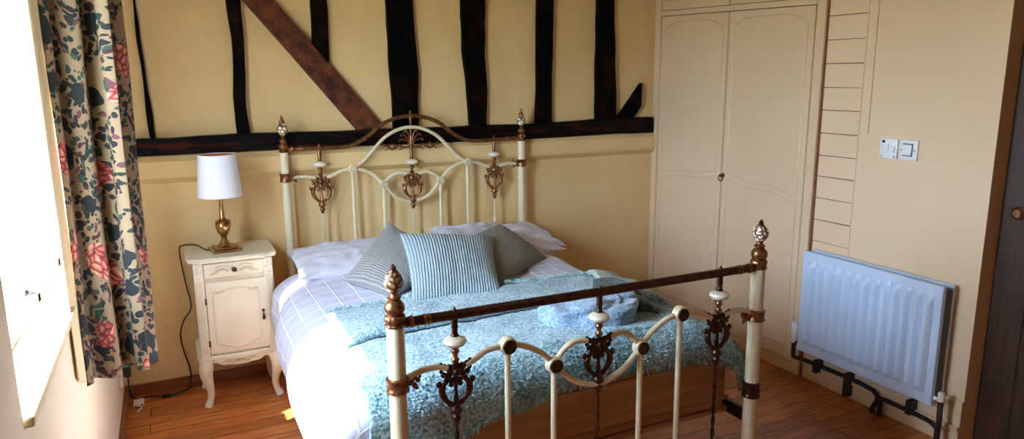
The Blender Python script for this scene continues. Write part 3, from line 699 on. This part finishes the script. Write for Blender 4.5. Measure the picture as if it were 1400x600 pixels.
# throw: lower layer, folded upper band and fringes
thr = thing('throw_blanket', 'fuzzy aqua fringed throw spread across the foot half of the bed', 'blanket', (1.05, -1.5, .64))
sl0 = s_at_x(.375); sr0 = ARC[-1] - .05
def hem(u):      # how far the lower layer runs beyond the foot edge (arc), deeper at the left
    return -1.97 - .10 * max(0, 1 - u / .42) ** .8 - .006 * math.sin(u * 40)
def fl(u, v):
    le = sl0 - .02 - .035 * (v ** 2); s = le + (sr0 - .1 - le) * u
    yy = -1.30 + (hem(u) + 1.30) * v
    p = cover(s, yy, .014, 1.6); p += Vector((0, 0, .003 * nz(p.x * 60, p.y * 60, 9))); return p
b = B(); grid(b, 190, 110, fl); lo_ = obj('lower_layer', b, 'throw', thr, True); solid(lo_, .009)
def foldY(u): return -1.475 + .03 * math.sin(u * PI * 1.1) + .012 * nz(u * 5, 2)
def fu(u, v):
    s = (sl0 - .005) + (sr0 - .19 - sl0 + .005) * u
    top_ = -1.115 - .055 * u + .006 * math.sin(u * 25); yy = top_ + (foldY(u) - top_) * v
    e = min(1, (1 - v) / .08); e = math.sqrt(max(0, 1 - (1 - e) ** 2))
    p = cover(s, yy, .020 + .034 * e * (.3 + .7 * v), 1.4); return p + Vector((0, 0, .003 * nz(p.x * 60, p.y * 60, 9)))
b = B(); grid(b, 170, 50, fu); up_ = obj('folded_layer', b, 'throw', thr, True); solid(up_, .009)
def tassels(name, f, n, l, m, flare=.5):
    b = B()
    for i in range(n):
        u = (i + random.random() * .6) / n; p, d = f(u)
        d = (d + Vector((random.uniform(-.5, .5), random.uniform(-.3, .3), random.uniform(-.25, .25))) * flare).normalized(); ll = l * random.uniform(.7, 1.25)
        tube(b, [p, p + d * ll * .5 + Vector((random.uniform(-.004, .004), 0, .003)), p + d * ll], .0032, 5, 2, r1=.0014)
    o = obj(name, b, m, thr, True); o['kind'] = 'stuff'; return o
tassels('fringe', lambda u: (fl(u, 1), Vector((0, -.15, -1))), 300, .022, 'fringe')
tassels('fringe', lambda u: (fu(u, 0) + Vector((0, 0, .004)), Vector((.1, 1, .35))), 260, .022, 'fringe')
# boucle pile standing off the front roll, so the outline is woolly
def pile():
    b = B()
    for i in range(3800):
        u = random.random(); v = .72 + .28 * random.random(); p = fl(u, v); q = fl(min(u + .01, 1), v); r_ = fl(u, min(v + .01, 1.0))
        n_ = (q - p).cross(r_ - p)
        if n_.length < 1e-9: continue
        n_.normalize()
        if n_.y > 0 and n_.z < 0: n_ = -n_
        if n_.z < -.2: n_ = -n_
        d = (n_ + Vector((random.uniform(-1, 1), random.uniform(-1, 1), random.uniform(-1, 1))) * .6).normalized()
        w = Vector((random.uniform(-1, 1), random.uniform(-1, 1), random.uniform(-1, 1))).normalized() * .0025
        a_ = b.verts.new(p - w); c_ = b.verts.new(p + w); e_ = b.verts.new(p + d * random.uniform(.008, .016)); b.faces.new((a_, c_, e_))
    o = obj('woolly_pile', b, 'fringe', thr); o['kind'] = 'stuff'
pile()

def zbed(x, y): return cover(s_at_x(x), y, 0).z
# inflated cloth shapes
def puff(name, c, t, m, parent=None, n=44, pinch=.07, p=2.4, wr=.004, ws=9, seed=0, sag=0, uvs=.42):
    """c: corners c00,c10,c11,c01 (bottom-left, bottom-right, top-right, top-left)"""
    c = [Vector(q) for q in c]; nrm = (c[1] - c[0]).cross(c[3] - c[0]).normalized()
    cen = (c[0] + c[1] + c[2] + c[3]) / 4
    def base(u, v):
        # pull edge middles inwards, corners stay sharp
        uu, vv = u * 2 - 1, v * 2 - 1
        k = pinch
        fu_ = uu * (1 - k * (1 - vv * vv)); fv_ = vv * (1 - k * (1 - uu * uu))
        a, d = (fu_ + 1) / 2, (fv_ + 1) / 2
        return c[0] * (1 - a) * (1 - d) + c[1] * a * (1 - d) + c[2] * a * d + c[3] * (1 - a) * d
    b = bmesh.new()
    L_ = b.loops.layers.uv.verify()
    def side(sg):
        vs = []
        for i in range(n + 1):
            row = []
            for j in range(n + 1):
                u, v = i / n, j / n; uu, vv = abs(u * 2 - 1), abs(v * 2 - 1)
                h = ((1 - uu ** p) * (1 - vv ** p)) ** .55
                q = base(u, v)
                # radiating corner creases
                an = math.atan2(v - .5, u - .5); rr = math.hypot(u - .5, v - .5)
                cre = math.sin(an * 12 + seed * 2 + 2 * nz(an, seed)) * min(rr, .5) * 2
                w = wr * (nz(u * ws + seed, v * ws, sg) * 1.6 + cre * .8) * (h > 0) * min(1, h * 3)
                row.append(q + nrm * sg * (h * t + w) + Vector((0, 0, -sag * math.sin(PI * u) * v)))
            vs.append(row)
        return vs
    A, D = side(1), side(-1)
    VA = [[b.verts.new(q) for q in r] for r in A]
    VD = [[VA[i][j] if i in (0, n) or j in (0, n) else b.verts.new(D[i][j]) for j in range(n + 1)] for i in range(n + 1)]
    for V_, fl_ in ((VA, 0), (VD, 1)):
        for i in range(n):
            for j in range(n):
                q = [(i, j), (i + 1, j), (i + 1, j + 1), (i, j + 1)]
                if fl_: q = q[::-1]
                try: fc = b.faces.new([V_[a][d] for a, d in q])
                except ValueError: continue
                for lp, (a, d) in zip(fc.loops, q): lp[L_].uv = (a / n * uvs * 2.4, d / n * uvs * 2.4)
    return obj(name, b, m, parent, True, sharp=80)
tag(puff('pillow', [(.36, -.58, .635), (.98, -.56, .635), (1.0, -.12, .67), (.37, -.12, .67)], .058, 'pillow', pinch=.05, wr=.008, seed=1), 'white creased pillow at the left of the headboard', 'pillow', 'bed pillows')
tag(puff('pillow', [(1.12, -.56, .63), (1.78, -.52, .61), (1.76, -.12, .61), (1.12, -.12, .63)], .052, 'pillow', pinch=.05, wr=.01, seed=4), 'white pillow lying underneath the other pillow at the right', 'pillow', 'bed pillows')
tag(puff('pillow', [(1.10, -.50, .72), (1.83, -.43, .60), (1.80, -.11, .665), (1.12, -.12, .71)], .04, 'pillow', pinch=.05, wr=.013, seed=8), 'white creased pillow lying on top of the right pillow', 'pillow', 'bed pillows')
tag(puff('cushion', [(.655, -1.04, .65), (1.0, -.80, .70), (.80, -.50, .845), (.52, -.75, .655)], .07, 'knit2', seed=2, wr=.002), 'taupe-grey knitted cushion at the left, partly behind the blue-grey cushion', 'cushion', 'knitted cushions')
tag(puff('cushion', [(1.13, -1.08, .655), (1.54, -.74, .635), (1.40, -.46, .775), (1.02, -.74, .755)], .06, 'knit3', seed=3, wr=.002), 'brown-grey knitted cushion at the right, leaning on the white pillows', 'cushion', 'knitted cushions')
tag(puff('cushion', [(.69, -1.19, .65), (1.06, -1.235, .65), (1.225, -.78, .785), (.78, -.74, .84)], .075, 'knit', seed=5, wr=.002), 'blue-grey ribbed knitted cushion standing in front of the other two', 'cushion', 'knitted cushions')

# crumpled heap on the throw
def blob(name, c, r, m, amp=.25, sc_=3, seed=0, n=56, flat=.35):
    b = B()
    def f(u, v):
        a = u * 2 * PI; e = v * PI * .5
        d = Vector((math.cos(a) * math.cos(e), math.sin(a) * math.cos(e), math.sin(e)))
        k = 1 + amp * (nz(d.x * sc_ + seed, d.y * sc_, d.z * sc_) - .7 * abs(nz(d.x * sc_ * 1.7, d.y * sc_ * 1.7 + seed, d.z * sc_)) * 1.5)
        z = max(0, math.sin(e)) ** flat
        return (c[0] + r[0] * math.cos(a) * math.cos(e) ** .6 * k, c[1] + r[1] * math.sin(a) * math.cos(e) ** .6 * k, c[2] + r[2] * z * k)
    vs = grid(b, n, n // 2, f); bmesh.ops.remove_doubles(b, verts=b.verts, dist=.0004)
    return obj(name, b, m, None, True, sharp=80)
zt0 = .640
tag(blob('fleece_blanket', (1.24, -1.61, zt0 - .01), (.205, .13, .10), 'fleece', amp=.2, sc_=1.9, seed=3), 'bundled pale blue fleece lying on the aqua throw', 'blanket')
bb = B(); tube(bb, [(1.36, -1.44, .70), (1.42, -1.48, .70), (1.46, -1.56, .68), (1.46, -1.66, .65)], lambda t: .030 + .014 * math.sin(PI * t), 14, 8, flat=.6)
tube(bb, [(1.33, -1.70, .65), (1.39, -1.65, .69), (1.45, -1.64, .68), (1.50, -1.69, .65)], lambda t: .012 + .012 * math.sin(PI * t), 12, 8, flat=.7)
tag(obj('shawl', bb, 'darkcloth', None, True), 'dark olive rolled cloth at the right side of the blue fleece bundle', 'cloth')
# sage blanket end hanging over the far right edge
def fs(u, v):
    s = s_at_x(1.50) + .24 * u; yy = -1.16 - (.20 + .05 * math.sin(u * 3)) * v
    p = cover(s, yy, .050 + .018 * math.sin(PI * v) + .008 * math.sin(v * 9 + u * 3), 1.5); return p
b = B(); grid(b, 40, 40, fs); o = tag(solid(obj('folded_blanket', b, 'greencloth', None, True), .022), 'sage green folded blanket lying near the far right edge of the bed', 'blanket')

# ------------------------------------------------------------------ bedside cabinet
cab = thing('bedside_cabinet', 'ivory painted bedside cabinet with curved legs beside the curtain', 'cabinet', (.106, -.17, 0))
nx0, nx1, nf, nb = -.062, .275, -.325, -.03
b = B()     # shaped top
out = []
for x, y in [(-.092, -.02), (-.092, -.30), (-.085, -.325), (-.06, -.33), (-.04, -.348), (.02, -.343), (.1, -.352), (.19, -.343), (.25, -.348), (.27, -.33), (.296, -.325), (.303, -.30), (.303, -.02)]: out.append((x, y))
prism(b, out, .022, 'XY', .7, .006); obj('top', b, 'ivory', cab, True)
b = B(); box(b, nx0, nx1, nf + .012, nb, .21, .70); 
obj('body', b, 'ivory', cab)
for xa, xb in ((nx0 - .004, nx0 + .038), (nx1 - .038, nx1 + .004)):
    b = B(); box(b, xa, xb, nf - .008, nf + .03, .225, .70, .006)
    for k in range(3): tube(b, [(xa + .011 + .01 * k, nf - .009, .27), (xa + .011 + .01 * k, nf - .009, .615)], .0032, 6, 0)
    xm = (xa + xb) / 2
    for dz, r in ((.64, .010), (.655, .012), (.67, .010), (.628, .006), (.682, .007)): ball(b, (xm, nf - .006, dz), r, .006, r, u=10, v=6)
    ball(b, (xm - .012, nf - .006, .66), .006, u=8, v=6); ball(b, (xm + .012, nf - .006, .66), .006, u=8, v=6)
    obj('corner_pilaster', b, 'ivory', cab, True)
b = B(); box(b, -.022, .238, nf - .006, nf + .014, .628, .694, .003); dw = obj('drawer', b, 'ivory', cab)
b = B()
for s in (-1, 1):
    c0 = .108
    tube(b, [(c0 + s * .025, nf - .008, .655), (c0 + s * .05, nf - .008, .668), (c0 + s * .075, nf - .008, .66), (c0 + s * .09, nf - .008, .648), (c0 + s * .105, nf - .008, .645)], .0028, 6, 5)
    tube(b, [(c0 + s * .02, nf - .008, .672), (c0 + s * .045, nf - .008, .682), (c0 + s * .07, nf - .008, .678), (c0 + s * .08, nf - .008, .667)], .0022, 6, 5)
    for q in range(6): ball(b, (c0 + s * (.03 + .013 * q), nf - .008, .654 + .008 * math.sin(q)), .005, .003, .004, u=8, v=5)
obj('drawer_carving', b, 'ivory_line', dw, True)
b = B(); lathe(b, [(.004, 0), (.004, -.008), (.011, -.012), (.012, -.018), (.006, -.022)], (.108, nf - .006, .662), 'Y', 14); obj('drawer_knob', b, 'bronze2', dw, True)
b = B(); box(b, -.022, .244, nf - .006, nf + .014, .262, .606, .003); do = obj('cabinet_door', b, 'ivory', cab)
b = B(); px0, px1, pz0, pz1 = .008, .206, .295, .565
P = [(px0, pz0 + .02), (px0, pz1 - .02), (px0 + .03, pz1 - .012), (px0 + .06, pz1 + .002), ((px0 + px1) / 2, pz1 + .008), (px1 - .06, pz1 + .002), (px1 - .03, pz1 - .012), (px1, pz1 - .02), (px1, pz0 + .02), (px1 - .03, pz0 + .01), (px1 - .06, pz0 - .004), ((px0 + px1) / 2, pz0 - .008), (px0 + .06, pz0 - .004), (px0 + .03, pz0 + .01), (px0, pz0 + .02)]
tube(b, [(x, nf - .008, z) for x, z in P], .0038, 6, 0)
obj('door_moulding', b, 'ivory', do, True)
b = B()
for s in (0, 1):
    for q in range(5):
        x = px0 + .004 + q * .009 if not s else px1 - .004 - q * .009
        ball(b, (x, nf - .0085, pz1 - .006 + .003 * math.sin(q * 2)), .0052, .003, .005, u=8, v=5); 
        if q < 3: ball(b, (x, nf - .0085, pz0 + .018 - .003 * q), .004, .003, .004, u=8, v=5)
obj('door_carving', b, 'ivory_line', do, True)
b = B(); lathe(b, [(.007, 0), (.007, -.003), (.004, -.008), (.005, -.013)], (.222, nf - .006, .445), 'Y', 12)
lathe(b, [(.0015, 0), (.003, -.012), (.007, -.028), (.0075, -.036), (.003, -.044)], (.222, nf - .014, .443), 'Z', 12, sy=.5); obj('drop_handle', b, 'bronze2', do, True)
for z in (.315, .52):
    b = B(); lathe(b, [(.004, -.014), (.004, .014)], (-.024, nf - .008, z), 'Z', 8); obj('hinge', b, 'bronze2', do)
b = B(); prism(b, [(-.082, -.02), (-.082, -.325), (-.06, -.338), (0, -.335), (.106, -.345), (.21, -.335), (.272, -.338), (.296, -.325), (.296, -.02)], .026, 'XY', .226, .009); obj('base_moulding', b, 'ivory', cab, True)
b = B(); n = 30; ptsA = []
for i in range(n + 1):
    t = i / n; x = -.045 + (.258 + .045) * t; w = .5 - .5 * math.cos(2 * PI * t); ptsA.append((x, .205 - .012 * w + .022 * (math.sin(4 * PI * t) ** 2) * (1 - w) - (0 if .08 < t < .92 else .02)))
prism(b, [(-.045, .232), (.258, .232)] + ptsA[::-1], .02, 'XZ', nf - .004, .002); ap_ = obj('apron', b, 'ivory', cab)
b = B()
for q in range(-6, 7): ball(b, (.106 + q * .013, nf - .006, .217 + .004 * math.cos(q * 1.4)), .0075 - .0004 * abs(q), .004, .006, u=8, v=5)
obj('apron_carving', b, 'ivory_line', ap_, True)
def leg(x, y, sx, sy):
    b = B(); P = [(0, 0, .226), (.006, .006, .19), (.008, .008, .16), (.0, .0, .11), (-.006, -.006, .07), (-.002, -.002, .035), (.008, .008, .012), (.012, .012, .0)]
    R_ = [.031, .032, .029, .021, .016, .015, .019, .017]
    tube(b, [(x + sx * a, y + sy * c, z) for a, c, z in P], lambda t: R_[min(int(t * 7), 6)] * (1 - (t * 7 - int(t * 7))) + R_[min(int(t * 7) + 1, 7)] * (t * 7 - int(t * 7)), 12, 5)
    for v in b.verts: v.co.z = max(v.co.z, 0)
    obj('leg', b, 'ivory', cab, True)
leg(-.043, nf + .018, -1, -1); leg(.262, nf + .018, 1, -1); leg(-.043, nb - .04, -1, .4); leg(.262, nb - .04, 1, .4)

# ------------------------------------------------------------------ lamp
lx, ly, lz = .085, -.19, .722
lamp = thing('table_lamp', 'brass table lamp with white drum shade standing on the bedside cabinet', 'lamp', (lx, ly, lz))
b = B(); a_ = math.radians(8); m0 = Matrix.Translation((lx, ly, lz)) @ Matrix.Rotation(a_, 4, 'Z')
t = bmesh.new(); box(t, -.066, .066, -.066, .066, 0, .014, .003); merge(b, t, m0); t = bmesh.new(); box(t, -.05, .05, -.05, .05, .014, .022, .003); merge(b, t, m0)
obj('base', b, 'brass', lamp)
b = B(); lathe(b, [(.042, .02), (.036, .024), (.028, .032), (.018, .046), (.012, .056), (.015, .060), (.012, .064), (.016, .072), (.027, .088), (.034, .112), (.036, .130), (.031, .134), (.036, .139), (.033, .144), (.018, .150), (.012, .16), (.0095, .2), (.009, .26), (.011, .268), (.006, .272), (.006, .30)], (lx, ly, lz), 'Z', 24); obj('stem', b, 'brass', lamp, True, sharp=60)
b = B(); lathe(b, [(.015, 0), (.017, .03), (.015, .045)], (lx, ly, lz + .29), 'Z', 14); so = obj('bulb_holder', b, 'whitep', lamp, True)
b = B(); lathe(b, [(.012, 0), (.014, .01), (.028, .04), (.029, .055), (.02, .075), (.003, .083)], (lx, ly, lz + .335), 'Z', 16); obj('bulb', b, 'ceramic', so, True)
b = B(); sh0, sh1 = .985 - lz, 1.178 - lz
def shade_f(r0, r1, z0, z1):
    return lambda u, v: (lx + (r0 + (r1 - r0) * v) * math.cos(2 * PI * u), ly + (r0 + (r1 - r0) * v) * math.sin(2 * PI * u), lz + z0 + (z1 - z0) * v)
grid(b, 64, 8, shade_f(.098, .083, sh0, sh1)); bmesh.ops.remove_doubles(b, verts=b.verts, dist=1e-5); shd = obj('lamp_shade', b, 'shade', lamp, True)
b = B(); grid(b, 64, 8, shade_f(.0955, .0805, sh0 + .001, sh1 - .001)); bmesh.ops.remove_doubles(b, verts=b.verts, dist=1e-5); obj('shade_lining', b, 'shadein', shd, True)
for z, r in ((sh0, .0975), (sh1, .0825)):
    b = B(); tube(b, [(lx + r * math.cos(i * PI / 24), ly + r * math.sin(i * PI / 24), lz + z) for i in range(49)], .0022, 6, 0); obj('shade_rim', b, 'shade', shd, True)
b = B()
for k in range(3):
    a = k * 2 * PI / 3 + .4; tube(b, [(lx + .012 * math.cos(a), ly + .012 * math.sin(a), lz + .325), (lx + .0815 * math.cos(a), ly + .0815 * math.sin(a), lz + sh1 - .02)], .0015, 6, 0)
obj('shade_carrier', b, 'brass', lamp)
# flex with inline switch and plug
fx = thing('lamp_flex', 'black lamp cable trailing from the cabinet top down to the wall plug', 'cable', (-.1, -.08, .0))
b = B(); tube(b, [(lx - .055, ly + .01, .730), (0.0, -.16, .728), (-.04, -.10, .742), (-.10, -.07, .738), (-.112, -.045, .70), (-.10, -.03, .55), (-.085, -.03, .42), (-.125, -.03, .35), (-.145, -.03, .28), (-.138, -.03, .2), (-.118, -.03, .1), (-.120, -.035, .03), (-.14, -.06, .006), (-.19, -.088, .006), (-.235, -.10, .006), (-.30, -.075, .006), (-.345, -.08, .006), (-.372, -.13, .006), (-.355, -.19, .008), (-.335, -.15, .010), (-.36, -.10, .015), (-.385, -.125, .05), (-.385, -.128, .16)], .0036, 8, 8); obj('cable', b, 'blackp', fx, True)
b = B(); box(b, -.255, -.21, -.108, -.088, .001, .016, .004); obj('inline_switch', b, 'blackp', fx, True)
b = B(); box(b, XL + .012, XL + .044, -.155, -.105, .150, .205, .006); obj('plug', b, 'blackp', fx, True)
sk = thing('wall_socket', 'white wall socket low on the left wall under the curtain', 'socket', (XL, -.13, .17))
b = B(); box(b, XL, XL + .011, -.20, -.06, .125, .215, .003); obj('plate', b, 'whitep', sk)
b = B(); box(b, XL + .010, XL + .014, -.19, -.17, .185, .2, .001); obj('switch_toggle', b, 'shade', sk)
b = B(); box(b, -.375, -.33, -.165, -.105, 0, .018, .003); tube(b, [(-.35, -.165, .01), (-.34, -.2, .012), (-.355, -.23, .008)], .003, 6, 4)
tag(obj('cable_adapter', b, 'whitep'), 'small white cable adapter lying on the floor in the corner', 'adapter')

# ------------------------------------------------------------------ curtain
cur = thing('floral_curtain', 'long rose patterned curtain gathered at the side of the window', 'curtain', (-.3, -1.2, .625))
CP = cr([(-.402, -1.44, 0), (-.385, -1.395, 0), (-.335, -1.347, 0), (-.29, -1.300, 0), (-.262, -1.312, 0), (-.240, -1.335, 0), (-.222, -1.295, 0), (-.242, -1.17, 0), (-.30, -1.05, 0), (-.37, -.93, 0)], 24)
CA = [0]
for p, q in zip(CP, CP[1:]): CA.append(CA[-1] + (q - p).length)
def cpt(t):
    s = t * CA[-1]; k = 0
    while k < len(CA) - 2 and CA[k + 1] < s: k += 1
    f = (s - CA[k]) / (CA[k + 1] - CA[k]); p = CP[k].lerp(CP[k + 1], f); d = (CP[k + 1] - CP[k]).normalized(); return p, Vector((-d.y, d.x, 0))
def fcur(off=0):
    def f(u, v):
        z = 2.12 + (.625 - 2.12) * v; p, n_ = cpt(u)
        w = .024 * math.sin(u * 2 * PI * 6.5 + .6 * math.sin(v * 2.4)) * (1 - .2 * v) + .006 * nz(u * 9, v * 3)
        q = p - n_ * (w + off); return (q.x, q.y, z + .02 * nz(u * 6, .3) * v - .012 * math.sin(u * PI) * v)
    return f
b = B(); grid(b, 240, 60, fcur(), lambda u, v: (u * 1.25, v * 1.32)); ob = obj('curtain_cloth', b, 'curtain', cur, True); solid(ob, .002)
CL = cr([(-.409, -1.52, 0), (-.406, -1.48, 0), (-.399, -1.435, 0)], 12)
def flin(u, v):
    k = u * (len(CL) - 1); i = min(int(k), len(CL) - 2); p = CL[i].lerp(CL[i + 1], k - i)
    z = 2.12 + (.69 - .05 * u - 2.12) * v; return (p.x + .006 * math.sin(u * 7 + v), p.y, z)
b = B(); grid(b, 24, 30, flin); ln = obj('lining', b, 'lining', cur, True); solid(ln, .002)
rod = thing('curtain_rod', 'curtain pole fixed above the window', 'curtain pole', (XL, -1.9, 2.15))
b = B(); tube(b, [(-.31, -2.4, 2.15), (-.31, -.75, 2.15)], .012, 12, 0); obj('pole', b, 'bronze2', rod, True)
for y in (-2.3, -.85):
    b = B(); box(b, XL, -.31, y - .01, y + .01, 2.135, 2.15, .002); obj('bracket', b, 'bronze2', rod)

# ------------------------------------------------------------------ light
w = bpy.data.worlds.new('world'); sc.world = w; w.use_nodes = True; n = w.node_tree; n.nodes.clear()
o = n.nodes.new('ShaderNodeOutputWorld'); bg = n.nodes.new('ShaderNodeBackground'); tc = n.nodes.new('ShaderNodeTexCoord'); sp = n.nodes.new('ShaderNodeSeparateXYZ')
r = n.nodes.new('ShaderNodeValToRGB'); e = r.color_ramp.elements; mp = n.nodes.new('ShaderNodeMapRange'); mp.inputs[1].default_value = -1
e[0].position = .44; e[0].color = (.24, .27, .20, 1); e[1].position = .53; e[1].color = (.58, .77, 1, 1)
n.links.new(tc.outputs['Generated'], sp.inputs[0]); n.links.new(sp.outputs[2], mp.inputs[0]); n.links.new(mp.outputs[0], r.inputs[0]); n.links.new(r.outputs[0], bg.inputs[0]); n.links.new(bg.outputs[0], o.inputs[0])
bg.inputs[1].default_value = 16.0
sd = bpy.data.lights.new('sun', 'SUN'); sd.energy = 22; sd.angle = math.radians(.6); sd.color = (1, .93, .8)
so_ = bpy.data.objects.new('sun', sd); C.objects.link(so_)
dirv = Vector((1, .5, -1.34)); so_.rotation_euler = dirv.to_track_quat('-Z', 'Y').to_euler()
pl = bpy.data.lights.new('window_portal', 'AREA'); pl.shape = 'RECTANGLE'; pl.size = WY1 - WY0; pl.size_y = WZ1 - WZ0
pl.cycles.is_portal = True
po = bpy.data.objects.new('window_portal', pl); C.objects.link(po); po.location = (XL - .17, (WY0 + WY1) / 2, (WZ0 + WZ1) / 2)
po.rotation_euler = Vector((1, 0, 0)).to_track_quat('-Z', 'Z').to_euler()

# ------------------------------------------------------------------ camera (solved from the photograph's vanishing lines)
F = 975.38; yaw, pitch, roll = 0.4479687, -0.1962413, -0.0073257
cy, sy, cp, sp_ = math.cos(yaw), math.sin(yaw), math.cos(pitch), math.sin(pitch)
Fv = Vector((sy, cy, 0)); Rv = Vector((cy, -sy, 0)); Uv = Vector((0, 0, 1))
F2 = Fv * cp + Uv * sp_; U2 = Uv * cp - Fv * sp_
R3 = Rv * math.cos(roll) + U2 * math.sin(roll); U3 = U2 * math.cos(roll) - Rv * math.sin(roll)
cam = bpy.data.cameras.new('camera'); cam.sensor_width = 36; cam.lens = F * 36 / 1400; cam.clip_start = .05
co = bpy.data.objects.new('camera', cam); C.objects.link(co); sc.camera = co
mt_ = Matrix((R3, U3, -F2)).transposed().to_4x4(); mt_.translation = Vector((-.11526512, -3.77025574, 1.51933)); co.matrix_world = mt_
sc.view_settings.view_transform = 'Standard'; sc.view_settings.look = 'None'; sc.view_settings.gamma = 1; sc.view_settings.use_curve_mapping = False
sc.view_settings.exposure = 1.75
sc.cycles.use_denoising = True
sc.cycles.max_bounces = 14; sc.cycles.diffuse_bounces = 8
